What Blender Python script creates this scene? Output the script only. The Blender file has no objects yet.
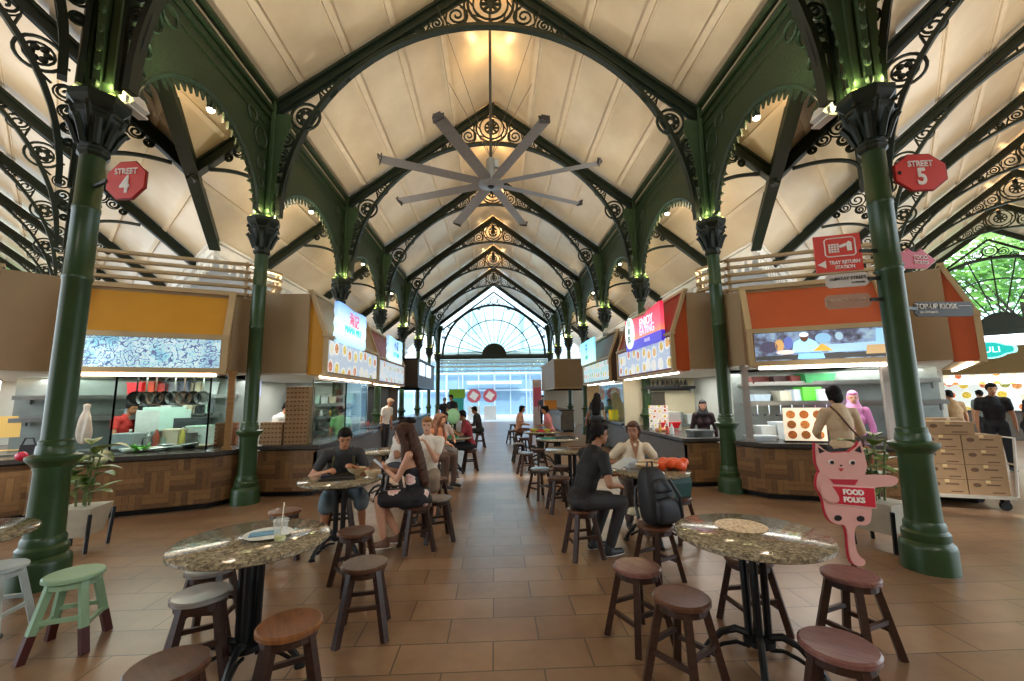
import bpy, bmesh, math, random
from mathutils import Vector, Matrix
random.seed(7)
PI = math.pi
sin, cos, rad = math.sin, math.cos, math.radians
S = bpy.context.scene
COL = S.collection

# ------------------------------------------------------------------ camera
F, PIT, YAW, ROL, CX, CH = 421., .1350, .0422, -.0137, .023, 1.58
def ray(px, py):
    a, b = px-512, py-340.5
    c, s = cos(ROL), sin(ROL); x, yy = a*c+b*s, -a*s+b*c
    x /= F; u = -yy/F; d = 1.
    c, s = cos(PIT), sin(PIT); y, zz = d*c-u*s, d*s+u*c
    c, s = cos(YAW), sin(YAW)
    return Vector((x*c+y*s, -x*s+y*c, zz))
EYE = Vector((CX, 0, CH))
def gz(px, py, h=0.):                  # the place at height h that the picture shows there
    r = ray(px, py); return EYE+r*((h-CH)/r.z)
def gy(px, py, y):
    r = ray(px, py); return EYE+r*(y/r.y)
def gx(px, py, x):
    r = ray(px, py); return EYE+r*((x-CX)/r.x)
cam = bpy.data.cameras.new('camera'); cam.lens = 36*F/1024; cam.sensor_width = 36; cam.sensor_fit = 'HORIZONTAL'
cam.clip_start = .05; cam.clip_end = 400
cob = bpy.data.objects.new('camera', cam); COL.objects.link(cob); S.camera = cob
fw = ray(512, 340.5).normalized(); rt = (ray(612, 340.5)-ray(512, 340.5)).normalized(); up = rt.cross(fw)
cob.matrix_world = Matrix(((rt.x, up.x, -fw.x, CX), (rt.y, up.y, -fw.y, 0), (rt.z, up.z, -fw.z, CH), (0, 0, 0, 1)))

# ------------------------------------------------------------------ mesh builder
def I3(v): return Vector(v)
class MB:
    def __init__(s): s.v = []; s.f = []; s.mi = []; s.cur = 0
    def add(s, vs, fs):
        b = len(s.v); s.v += [Vector(p) for p in vs]; s.f += [tuple(i+b for i in q) for q in fs]; s.mi += [s.cur]*len(fs); return s
    def box(s, c, d, rz=0, M=None):
        x, y, z = d[0]/2, d[1]/2, d[2]/2
        vs = [Vector((i*x, j*y, k*z)) for k in (-1, 1) for j in (-1, 1) for i in (-1, 1)]
        R = M or Matrix.Rotation(rz, 3, 'Z')
        return s.add([R@p+Vector(c) for p in vs], [(0, 2, 3, 1), (4, 5, 7, 6), (0, 1, 5, 4), (2, 6, 7, 3), (0, 4, 6, 2), (1, 3, 7, 5)])
    def bar(s, a, b, w, h, up=(0, 0, 1)):          # beam from a to b, w wide, h high
        a, b = Vector(a), Vector(b); d = (b-a).normalized(); sd = d.cross(Vector(up))
        if sd.length < 1e-5: sd = d.cross(Vector((0, 1, 0)))
        sd.normalize(); u = sd.cross(d)
        vs = [p+sd*(i*w/2)+u*(j*h/2) for p in (a, b) for j in (-1, 1) for i in (-1, 1)]
        return s.add(vs, [(0, 2, 3, 1), (4, 5, 7, 6), (0, 1, 5, 4), (2, 6, 7, 3), (0, 4, 6, 2), (1, 3, 7, 5)])
    def tube(s, pts, r, n=8, closed=False, flat=None, phase=0):
        pts = [Vector(p) for p in pts]; N = len(pts); rs = r if isinstance(r, (list, tuple)) else [r]*N
        vs = []; nrm = None
        for i, p in enumerate(pts):
            if closed: t = pts[(i+1) % N]-pts[i-1]
            else: t = pts[min(i+1, N-1)]-pts[max(i-1, 0)]
            t.normalize()
            if flat is not None: a = Vector(flat)
            elif nrm is None:
                a = Vector((0, 0, 1)) if abs(t.z) < .9 else Vector((1, 0, 0))
            else: a = nrm
            a = (a-t*a.dot(t))
            if a.length < 1e-6: a = t.orthogonal()
            a.normalize(); nrm = a; b = t.cross(a)
            for k in range(n):
                w = 2*PI*k/n+phase; vs.append(p+a*(cos(w)*rs[i])+b*(sin(w)*rs[i]))
        fs = []
        for i in range(N if closed else N-1):
            j = (i+1) % N
            for k in range(n):
                l = (k+1) % n; fs.append((i*n+k, i*n+l, j*n+l, j*n+k))
        if not closed: fs += [tuple(range(n-1, -1, -1)), tuple((N-1)*n+k for k in range(n))]
        return s.add(vs, fs)
    def lathe(s, prof, c=(0, 0, 0), n=24, M=None):
        c = Vector(c); vs = []; fs = []; m = len(prof)
        for r, z in prof:
            for k in range(n):
                p = Vector((r*cos(2*PI*k/n), r*sin(2*PI*k/n), z)); vs.append((M@p if M else p)+c)
        for i in range(m-1):
            for k in range(n):
                l = (k+1) % n; fs.append((i*n+k, i*n+l, (i+1)*n+l, (i+1)*n+k))
        if prof[0][0] > 1e-4: fs.append(tuple(range(n-1, -1, -1)))
        if prof[-1][0] > 1e-4: fs.append(tuple((m-1)*n+k for k in range(n)))
        return s.add(vs, fs)
    def prism(s, pts, o, ax, ay, dep):             # polygon in plane (o, ax, ay), pushed by vector dep
        o, ax, ay, dep = Vector(o), Vector(ax), Vector(ay), Vector(dep); n = len(pts)
        vs = [o+ax*p[0]+ay*p[1] for p in pts]; vs += [p+dep for p in vs]
        return s.add(vs, [tuple(range(n-1, -1, -1)), tuple(range(n, 2*n))]+[(i, (i+1) % n, n+(i+1) % n, n+i) for i in range(n)])
    def ell(s, c, r, M=None, n=14, m=9):
        if not isinstance(r, (list, tuple)): r = (r, r, r)
        c = Vector(c); vs = []; fs = []
        for i in range(1, m):
            a = PI*i/m
            for k in range(n):
                w = 2*PI*k/n; p = Vector((r[0]*sin(a)*cos(w), r[1]*sin(a)*sin(w), r[2]*cos(a))); vs.append((M@p if M else p)+c)
        t = Vector((0, 0, r[2])); vs.append((M@t if M else t)+c); vs.append((M@-t if M else -t)+c)
        T = len(vs)-2
        for k in range(n):
            l = (k+1) % n; fs.append((T, k, l)); fs.append((T+1, (m-2)*n+l, (m-2)*n+k))
            for i in range(m-2): fs.append((i*n+k, (i+1)*n+k, (i+1)*n+l, i*n+l))
        return s.add(vs, fs)
    def loft(s, rings):                            # closed rings with equal counts
        n = len(rings[0]); vs = [p for r in rings for p in r]; fs = []
        for i in range(len(rings)-1):
            for k in range(n):
                l = (k+1) % n; fs.append((i*n+k, i*n+l, (i+1)*n+l, (i+1)*n+k))
        fs += [tuple(range(n-1, -1, -1)), tuple((len(rings)-1)*n+k for k in range(n))]
        return s.add(vs, fs)
    def mesh(s, name, mat, tf=None, origin=None, smooth=False, sharp=True):
        me = bpy.data.meshes.new(name)
        vs = [tf(p) for p in s.v] if tf else s.v
        if origin is not None: vs = [p-Vector(origin) for p in vs]
        me.from_pydata([tuple(p) for p in vs], [], s.f)
        mats = mat if isinstance(mat, (list, tuple)) else [mat]
        for q in mats: me.materials.append(q)
        if len(mats) > 1: me.polygons.foreach_set('material_index', s.mi)
        b = bmesh.new(); b.from_mesh(me); bmesh.ops.recalc_face_normals(b, faces=b.faces); b.to_mesh(me); b.free()
        if smooth:
            me.polygons.foreach_set('use_smooth', [True]*len(me.polygons))
            if sharp: me.set_sharp_from_angle(angle=rad(40))
        me.update(); return me
    def build(s, name, mat, parent=None, tf=None, smooth=False, origin=None, bevel=0, sharp=True):
        o = bpy.data.objects.new(name, s.mesh(name, mat, tf, origin, smooth, sharp)); COL.objects.link(o)
        if parent: o.parent = parent
        if origin is not None: o.location = origin
        if bevel:
            m = o.modifiers.new('bevel', 'BEVEL'); m.width = bevel; m.segments = 2; m.limit_method = 'ANGLE'; m.angle_limit = rad(40)
        return o

def tag(o, label, cat, group=None, kind=None):
    o['label'] = label; o['category'] = cat
    if group: o['group'] = group
    if kind: o['kind'] = kind
    return o
def thing(name, loc, label, cat, group=None, rz=0):
    o = bpy.data.objects.new(name, None); o.empty_display_size = .1; COL.objects.link(o)
    o.location = loc; o.rotation_euler = (0, 0, rz); o['kind'] = 'thing'
    return tag(o, label, cat, group)
def structure(o): o['kind'] = 'structure'; return o
def dup(root, loc=None, rz=None, label=None, group=None):
    r = root.copy(); COL.objects.link(r)
    if loc is not None: r.location = loc
    if rz is not None: r.rotation_euler = (0, 0, rz)
    if label: r['label'] = label
    if group: r['group'] = group
    for ch in list(root.children):
        c = ch.copy(); COL.objects.link(c); c.parent = r
        for g in ch.children:
            d = g.copy(); COL.objects.link(d); d.parent = c
    return r
ORD = 'first second third fourth fifth sixth seventh eighth ninth tenth eleventh twelfth thirteenth fourteenth fifteenth'.split()

# ------------------------------------------------------------------ materials
def lin(c):
    if isinstance(c, str): c = tuple(int(c[i:i+2], 16)/255 for i in (0, 2, 4))
    return tuple((x/12.92 if x <= .04045 else ((x+.055)/1.055)**2.4) for x in c)+(1,)
class NT:
    def __init__(s, name):
        s.m = bpy.data.materials.new(name); s.m.use_nodes = True; s.t = s.m.node_tree; s.t.nodes.clear()
        s.out = s.n('ShaderNodeOutputMaterial')
    def n(s, k, **a):
        q = s.t.nodes.new(k)
        for x, y in a.items():
            if hasattr(q, x): setattr(q, x, y)
        return q
    def l(s, a, b): s.t.links.new(a, b)
    def ramp(s, fac, stops, interp='LINEAR'):
        r = s.n('ShaderNodeValToRGB'); e = r.color_ramp.elements; r.color_ramp.interpolation = interp
        while len(e) < len(stops): e.new(.5)
        for q, (p, c) in zip(e, stops): q.position = p; q.color = c
        s.l(fac, r.inputs[0]); return r.outputs[0]
    def mix(s, fac, a, b, mode='MIX'):
        m = s.n('ShaderNodeMix', data_type='RGBA', blend_type=mode)
        for i, v in ((0, fac), (6, a), (7, b)):
            if hasattr(v, 'links'): s.l(v, m.inputs[i])
            else: m.inputs[i].default_value = v
        return m.outputs[2]
    def noise(s, scale, vec=None, detail=3, rough=.55):
        q = s.n('ShaderNodeTexNoise'); q.inputs['Scale'].default_value = scale; q.inputs['Detail'].default_value = detail; q.inputs['Roughness'].default_value = rough
        if vec is not None: s.l(vec, q.inputs['Vector'])
        return q.outputs['Fac']
    def obj(s): return s.n('ShaderNodeTexCoord').outputs['Object']
    def pos(s): return s.n('ShaderNodeNewGeometry').outputs['Position']
    def bump(s, h, st=.2, dist=.02):
        b = s.n('ShaderNodeBump'); b.inputs['Strength'].default_value = st; b.inputs['Distance'].default_value = dist; s.l(h, b.inputs['Height']); return b.outputs[0]
    def bsdf(s, col=None, rough=.5, metal=0, spec=.5, normal=None, emit=None, es=0, **kw):
        b = s.n('ShaderNodeBsdfPrincipled')
        for k, v in (('Base Color', col), ('Roughness', rough), ('Metallic', metal), ('Specular IOR Level', spec), ('Normal', normal), ('Emission Color', emit), ('Emission Strength', es))+tuple((k.replace('_', ' '), v) for k, v in kw.items()):
            if v is None: continue
            if hasattr(v, 'links'): s.l(v, b.inputs[k])
            else: b.inputs[k].default_value = v
        s.l(b.outputs[0], s.out.inputs[0]); return b
_mc = {}
def plain(hexc, rough=.5, metal=0, var=.08, scale=14, bump=0, spec=.5, **kw):
    key = (hexc, rough, metal, var, scale, bump, spec, tuple(kw.items()))
    if key in _mc: return _mc[key]
    t = NT('surface_'+hexc); v = t.obj(); c = lin(hexc)
    nz = t.noise(scale, v)
    col = t.ramp(nz, [(.3, tuple(x*(1-var) for x in c[:3])+(1,)), (.7, tuple(min(1, x*(1+var)) for x in c[:3])+(1,))])
    t.bsdf(col, rough, metal, spec, t.bump(nz, bump) if bump else None, **kw)
    _mc[key] = t.m; return t.m
def emit(hexc, st):
    key = ('e', hexc, st)
    if key in _mc: return _mc[key]
    t = NT('glow_'+hexc); t.bsdf(lin(hexc), .5, emit=lin(hexc), es=st); _mc[key] = t.m; return t.m
def wood(a, b, sx=(14, 2, 2), rough=.45, scale=3., bump=.1):
    t = NT('wood_'+a); mp = t.n('ShaderNodeMapping'); t.l(t.obj(), mp.inputs[0]); mp.inputs['Scale'].default_value = sx
    nz = t.noise(scale, mp.outputs[0], 5, .6)
    t.bsdf(t.ramp(nz, [(.3, lin(a)), (.7, lin(b))]), rough, normal=t.bump(nz, bump, .005)); return t.m
def glass(tint='e8f2ee', gloss=.12):
    t = NT('clear_glass'); a = t.n('ShaderNodeBsdfTransparent'); a.inputs[0].default_value = lin(tint)
    g = t.n('ShaderNodeBsdfGlossy'); g.inputs['Roughness'].default_value = .03
    fr = t.n('ShaderNodeFresnel'); fr.inputs[0].default_value = 1.45
    m = t.n('ShaderNodeMixShader'); mu = t.n('ShaderNodeMath', operation='MULTIPLY'); t.l(fr.outputs[0], mu.inputs[0]); mu.inputs[1].default_value = .4; t.l(mu.outputs[0], m.inputs[0]); t.l(a.outputs[0], m.inputs[1]); t.l(g.outputs[0], m.inputs[2]); t.l(m.outputs[0], t.out.inputs[0]); return t.m

M_GREEN = plain('2a4525', .36, 0, .15, 5, .05)
M_GREEN.name = 'green_cast_iron'
M_DARK = plain('101f12', .5, 0, .15, 6, .05)
M_WEB = plain('1d3318', .5, 0, .45, 26, .6)
M_POST = plain('40573a', .4, 0, .12, 5)
M_BLACK = plain('14171a', .4, .3, .1)
M_CEIL = None
def m_ceiling():
    t = NT('cream_ceiling_board'); v = t.pos(); nz = t.noise(.9, v, 4, .6); n2 = t.noise(5, v, 3)
    c = t.ramp(nz, [(.3, lin('bfae90')), (.7, lin('d2c4a8'))])
    t.bsdf(c, .32, 0, .5, t.bump(n2, .05, .02)); return t.m
M_CEIL = m_ceiling()
M_BATTEN = plain('cfc0a4', .5, 0, .06, 4)
M_WHITE = plain('dcdad2', .5, 0, .05, 4)
M_STEEL = plain('9fa5a6', .28, .9, .12, 5)
M_GREY = plain('8a8d8c', .45, .4, .08)
M_CHROME = plain('c9cdce', .15, 1, .05)
M_BEIGE = plain('9c8462', .6, 0, .05, 3)
M_BEIGE2 = plain('b39a70', .55, 0, .05, 3)
M_YELLOW = plain('c48a14', .5, 0, .06, 2)
M_ORANGE = plain('b8501a', .5, 0, .06, 2)
M_RUST = plain('8a3a24', .55, 0, .1, 3)
M_STONE = plain('3e3a37', .22, 0, .25, 30)
M_SIDEGREY = plain('5a554e', .5, 0, .18, 8)
M_REDSIGN = plain('d8301c', .45, 0, .03)
M_PINKSIGN = plain('c8324a', .45, 0, .03)
M_LETTER = plain('f4f1ea', .5, 0, .02)
M_LETTERDK = plain('3a3a3c', .5, 0, .02)
M_GLASS = glass()
M_CARD = plain('937450', .75, 0, .08, 10)
M_STOOL = wood('24140d', '3c2216', (3, 3, 14), .4)
M_STOOLTOP = wood('3c2418', '5c3a28', (16, 2, 2), .32)
M_STOOLTOP2 = wood('643c20', '86562f', (16, 2, 2), .3)
M_MINT = plain('8fb596', .45, 0, .06, 8)
M_SKIN = plain('b9825f', .5, 0, .06, 9)
M_SKINPALE = plain('c9967a', .5, 0, .06, 9)
M_SKINTAN = plain('9a6a4a', .5, 0, .06, 9)
M_SKINDARK = plain('7a5038', .5, 0, .06, 9)
M_HAIR = plain('100c0b', .7, 0, .3, 60, .5, .2)
M_HAIRBR = plain('43271a', .55, 0, .35, 40, .5, .3)
M_HAIRGOLD = plain('9a6a3c', .5, 0, .2, 30, .2)

def m_floor():
    t = NT('brown_stone_tile'); v = t.pos()
    mp = t.n('ShaderNodeMapping'); t.l(v, mp.inputs[0])
    br = t.n('ShaderNodeTexBrick'); t.l(mp.outputs[0], br.inputs['Vector'])
    br.inputs['Color1'].default_value = lin('66492f'); br.inputs['Color2'].default_value = lin('a07c5a'); br.inputs['Mortar'].default_value = lin('45362a')
    for k, x in (('Scale', 1), ('Mortar Size', .005), ('Mortar Smooth', .2), ('Bias', 0), ('Brick Width', .6), ('Row Height', .3)): br.inputs[k].default_value = x
    n1 = t.noise(1.3, v, 4, .6); n2 = t.noise(9, v, 5, .65)
    c = t.mix(.55, br.outputs[0], t.ramp(n1, [(.3, lin('664e3a')), (.5, lin('8a6d52')), (.75, lin('a88a6a'))]))
    c = t.mix(.16, c, t.ramp(n2, [(.3, lin('4e3c2e')), (.7, lin('96785c'))]))
    c = t.mix(br.outputs[1], c, lin('45362a'))
    inv = t.n('ShaderNodeMath', operation='MULTIPLY_ADD'); t.l(br.outputs[1], inv.inputs[0]); inv.inputs[1].default_value = -1; inv.inputs[2].default_value = 1
    rg = .3
    t.bsdf(c, rg, 0, .7, t.bump(inv.outputs[0], .1, .002)); return t.m
M_FLOOR = m_floor()
def m_parquet():
    t = NT('basketweave_wood'); v = t.obj(); sp = t.n('ShaderNodeSeparateXYZ'); t.l(v, sp.inputs[0])
    ck = t.n('ShaderNodeTexChecker'); ck.inputs['Scale'].default_value = 1/.3
    mp = t.n('ShaderNodeMapping'); t.l(v, mp.inputs[0]); mp.inputs['Location'].default_value = (0, .077, .013); t.l(mp.outputs[0], ck.inputs['Vector'])
    def strip(axis):
        m = t.n('ShaderNodeMath', operation='MULTIPLY'); t.l(sp.outputs[axis], m.inputs[0]); m.inputs[1].default_value = 1/.075
        fr = t.n('ShaderNodeMath', operation='FRACT'); t.l(m.outputs[0], fr.inputs[0])
        fl = t.n('ShaderNodeMath', operation='FLOOR'); t.l(m.outputs[0], fl.inputs[0])
        wn = t.n('ShaderNodeTexWhiteNoise', noise_dimensions='1D'); t.l(fl.outputs[0], wn.inputs['W'])
        c = t.ramp(wn.outputs[0], [(0, lin('583c22')), (.5, lin('70502e')), (1, lin('8a663c'))])
        e = t.ramp(fr.outputs[0], [(0, (.35,)*3+(1,)), (.08, (1,)*4), (.92, (1,)*4), (1, (.35,)*3+(1,))])
        return t.mix(1, c, e, 'MULTIPLY')
    c = t.mix(ck.outputs[1], strip(0), strip(2)); nz = t.noise(20, v, 4)
    c = t.mix(.25, c, t.ramp(nz, [(.3, lin('4a3020')), (.7, lin('8c6840'))]))
    t.bsdf(c, .45); return t.m
M_PARQ = m_parquet()
def m_granite(a='7c715c', b='b0a488', d='3c372e'):
    t = NT('speckled_granite'); v = t.obj(); vo = t.n('ShaderNodeTexVoronoi'); vo.inputs['Scale'].default_value = 62; t.l(v, vo.inputs['Vector'])
    n1 = t.noise(50, v, 5, .7)
    c = t.mix(.5, t.ramp(vo.outputs['Color'], [(.2, lin(d)), (.5, lin(a)), (.85, lin(b))]), t.ramp(n1, [(.35, lin(d)), (.5, lin(a)), (.62, lin(b))]))
    t.bsdf(c, .12, 0, .5); return t.m
M_GRAN = m_granite()
def m_menu(bg='cfd8e6', st=1.6, seed=0, sc=5.5, cols=('c8702c', 'd8c028', 'b83a20', 'e0e0d0', '6a8a30')):
    """backlit menu strip: rows of round dishes on a pale ground"""
    t = NT('backlit_menu'); v = t.obj(); mp = t.n('ShaderNodeMapping'); t.l(v, mp.inputs[0]); mp.inputs['Location'].default_value = (seed*3.7, seed*1.3, seed*.7)
    sx = t.n('ShaderNodeSeparateXYZ'); t.l(mp.outputs[0], sx.inputs[0]); ad = t.n('ShaderNodeMath', operation='ADD'); t.l(sx.outputs[0], ad.inputs[0]); t.l(sx.outputs[1], ad.inputs[1])
    cb_ = t.n('ShaderNodeCombineXYZ'); t.l(ad.outputs[0], cb_.inputs[0]); t.l(sx.outputs[2], cb_.inputs[1])
    vo = t.n('ShaderNodeTexVoronoi', voronoi_dimensions='2D'); vo.inputs['Scale'].default_value = sc; vo.inputs['Randomness'].default_value = .45; t.l(cb_.outputs[0], vo.inputs['Vector'])
    n1 = t.noise(22, mp.outputs[0], 4, .7)
    sp = t.n('ShaderNodeSeparateColor'); t.l(vo.outputs['Color'], sp.inputs[0])
    dish = t.ramp(sp.outputs[0], [(i/(len(cols)-1)*.9+.05, lin(c)) for i, c in enumerate(cols)], 'CONSTANT')
    food = t.mix(.35, dish, t.ramp(n1, [(.4, lin('5a2c12')), (.6, lin('f0d890'))]))
    k = 5.5/sc
    plate = t.ramp(vo.outputs['Distance'], [(0, (0, 0, 0, 1)), (.27, (0, 0, 0, 1)), (.28, (1, 1, 1, 1))])
    c = t.mix(plate, food, lin('f4f4f0'))
    out = t.ramp(vo.outputs['Distance'], [(0, (0, 0, 0, 1)), (.36, (0, 0, 0, 1)), (.37, (1, 1, 1, 1))])
    bgc = t.mix(.2, lin(bg), t.ramp(t.noise(60, mp.outputs[0], 2), [(.45, lin('8090a8')), (.55, lin('ffffff'))]))
    c = t.mix(out, c, bgc)
    t.bsdf(c, .3, emit=c, es=st); return t.m
def m_mural():
    t = NT('backlit_line_drawing'); v = t.obj()
    n1 = t.noise(4.2, v, 2, .5); n2 = t.noise(9, v, 2, .5)
    def lines(n, k):
        m = t.n('ShaderNodeMath', operation='MULTIPLY'); t.l(n, m.inputs[0]); m.inputs[1].default_value = k
        p = t.n('ShaderNodeMath', operation='PINGPONG'); t.l(m.outputs[0], p.inputs[0]); p.inputs[1].default_value = .5
        return p.outputs[0]
    ink = t.ramp(lines(n1, 11), [(0, (1,)*4), (.07, (1,)*4), (.14, (0, 0, 0, 1))]); ink2 = t.ramp(lines(n2, 9), [(0, (1,)*4), (.08, (1,)*4), (.15, (0, 0, 0, 1))])
    base = t.ramp(t.noise(2.6, v, 2), [(.35, lin('84c4d8')), (.5, lin('cceef2')), (.65, lin('98c0d4'))])
    c = t.mix(ink, base, lin('52608c')); c = t.mix(ink2, c, lin('7486a8'))
    t.bsdf(c, .3, emit=c, es=.75); return t.m

def lamp(kind, loc, col, watt, size=.1, size_y=None, aim=None, name='lamp_light', parent=None, spot=None, blend=.5):
    d = bpy.data.lights.new(name, kind); d.color = col; d.energy = watt
    if kind == 'AREA':
        d.size = size
        if size_y: d.shape = 'RECTANGLE'; d.size_y = size_y
    elif kind == 'SPOT': d.shadow_soft_size = size; d.spot_size = rad(spot or 90); d.spot_blend = blend
    else: d.shadow_soft_size = size
    o = bpy.data.objects.new(name, d); COL.objects.link(o); o.location = loc
    if aim is not None: o.rotation_euler = (Vector(aim)-Vector(loc)).to_track_quat('-Z', 'Y').to_euler()
    if parent: o.parent = parent
    return o

_fonts = {}
FONT_CJK = bpy.utils.resource_path('LOCAL')+'/datafiles/fonts/Noto Sans CJK Regular.woff2'
def text(s, size, o, ax, ay, mat, name='lettering', parent=None, depth=.004, bold=True, align='CENTER', sx=1.0, offset=.0):
    """lettering centred at o, reading along ax, upright along ay"""
    cu = bpy.data.curves.new(name, 'FONT'); cu.body = s; cu.size = size; cu.align_x = align; cu.align_y = 'CENTER'; cu.extrude = depth; cu.offset = offset
    t = bpy.data.objects.new(name, cu); COL.objects.link(t)
    dg = bpy.context.evaluated_depsgraph_get(); me = bpy.data.meshes.new_from_object(t.evaluated_get(dg)); bpy.data.objects.remove(t)
    ax, ay = Vector(ax).normalized(), Vector(ay).normalized(); az = ax.cross(ay)
    me.transform(Matrix(((ax.x*sx, ay.x, az.x, o[0]), (ax.y*sx, ay.y, az.y, o[1]), (ax.z*sx, ay.z, az.z, o[2]), (0, 0, 0, 1))))
    me.materials.clear(); me.materials.append(mat); me.name = name
    q = bpy.data.objects.new(name, me); COL.objects.link(q)
    if parent:
        q.parent = parent
        if parent.location.length > 0 or parent.rotation_euler.z: q.matrix_parent_inverse = (Matrix.Translation(parent.location)@parent.rotation_euler.to_matrix().to_4x4()).inverted()
    return q

def m_plastic():
    t = NT('clear_plastic'); a = t.n('ShaderNodeBsdfTransparent'); b = t.n('ShaderNodeBsdfPrincipled'); b.inputs['Base Color'].default_value = lin('e8ece8'); b.inputs['Roughness'].default_value = .15
    m = t.n('ShaderNodeMixShader'); m.inputs[0].default_value = .22; t.l(a.outputs[0], m.inputs[1]); t.l(b.outputs[0], m.inputs[2]); t.l(m.outputs[0], t.out.inputs[0]); return t.m
M_PLASTIC = m_plastic()
# ------------------------------------------------------------------ the hall: eight halls meet at a hub behind the camera
W = 3.9; HUB = -5.44
YK = [None, 4.05]+[7.03+3.675*i for i in range(7)]          # column lines 1..8
ZC, ZG, ZR = 4.62, 6.65, 9.65                               # capital, girder, ridge
def rotp(p, a):                                             # turned about the hub, a > 0 to the right
    x, y, a = p[0], p[1]-HUB, rad(a)
    return Vector((x*cos(a)+y*sin(a), -x*sin(a)+y*cos(a)+HUB, p[2]))
TF = {'L': lambda p: Vector(p), 'R': lambda p: Vector((-p[0], p[1], p[2])),
      'LL': lambda p: rotp((-p[0], p[1], p[2]), -45), 'RR': lambda p: rotp(p, 45)}

fl = MB(); fl.prism([(37*cos(rad(22.5+45*i)), HUB+37*sin(rad(22.5+45*i))) for i in range(8)], (0, 0, -.12), (1, 0, 0), (0, 1, 0), (0, 0, .12))
structure(fl.build('floor', M_FLOOR))
g = MB(); g.box((0, 40, -.2), (260, 260, .12)); structure(g.build('exterior_ground', plain('c9cdd0', .7, 0, .06, .4)))

# nave roofs
def roof(a):
    for s in (-1, 1):
        m = MB(); y0, y1 = 3.95, 29.5
        pts = [(s*3.97, 6.82), (0, 9.80), (0, 9.88), (s*3.97, 6.90)]
        m.prism(pts, (0, y0, 0), (1, 0, 0), (0, 0, 1), (0, y1-y0, 0))
        structure(m.build('ceiling', M_CEIL, tf=lambda p: rotp(p, a)))
        m = MB()
        for x in (1.0, 1.8, 2.6, 3.4):
            z = 9.80-x*(9.80-6.82)/3.97
            m.bar((s*x, y0, z-.02), (s*x, y1, z-.02), .11, .05, (s*.6, 0, .8))
            m.bar((s*(x+.075), y0, z-.052), (s*(x+.075), y1, z-.052), .03, .03, (s*.6, 0, .8))
        structure(m.build('trim_1', M_BATTEN, tf=lambda p: rotp(p, a)))
roof(0); roof(45); roof(-45)
m = MB(); oct_ = lambda r, z: [Vector((r*cos(rad(22.5+45*i)), HUB+r*sin(rad(22.5+45*i)), z)) for i in range(8)]
m.loft([oct_(10.3, 6.95), oct_(2.6, 12.5), oct_(2.6, 12.6), oct_(10.3, 7.05)]); m.f = m.f[:-2]; m.mi = m.mi[:-2]
structure(m.build('ceiling', M_CEIL))
m = MB(); m.prism([(v.x, v.y) for v in oct_(2.7, 0)], (0, 0, 12.5), (1, 0, 0), (0, 1, 0), (0, 0, .1)); structure(m.build('ceiling', M_CEIL))

# wedge roofs falling from the arcades to the eaves
for k, tf in TF.items():
    m = MB(); e = [(-3.85, 4.0), (-3.85, 29.3), (-6.0, 29.3), (-6.0, 9.0)]
    zz = lambda x: 6.72+(x+3.85)*.79
    lo = [Vector((x, y, zz(x))) for x, y in e]; m.loft([lo, [p+Vector((0, 0, .06)) for p in lo]])
    structure(m.build('ceiling', M_CEIL, tf=tf))
    m = MB()
    for x, y0 in ((-4.6, 5.7), (-5.3, 7.4)):
        m.bar((x, y0, zz(x)-.02), (x, 29.2, zz(x)-.02), .09, .05, (-.6, 0, .8))
    structure(m.build('trim_2', M_BATTEN, tf=tf))
    m = MB(); m.box((-5.98, 19.1, 4.87), (.06, 20.2, .34)); m.box((-5.93, 19.1, 5.02), (.08, 20.2, .05)); m.box((-5.93, 19.1, 4.74), (.06, 20.2, .04))
    for i in range(66):
        y = 9.1+i*.3; m.prism([(y, 4.71), (y+.24, 4.71), (y+.12, 4.44)], (-5.99, 0, 0), (0, 1, 0), (0, 0, 1), (.03, 0, 0))
    structure(m.build('trim_3', M_WHITE, tf=tf))
for s in (-1, 1):
    a, b = Vector((s*5.95, 8.9, 4.98)), Vector((s*5.95, 29.2, 4.98)); c = TF['RR' if s > 0 else 'LL']((-5.95, 29.2, 4.98))
    m = MB(); m.loft([[a, b, c], [p+Vector((0, 0, .06)) for p in (a, b, c)]]); structure(m.build('ceiling', M_WHITE))

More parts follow.
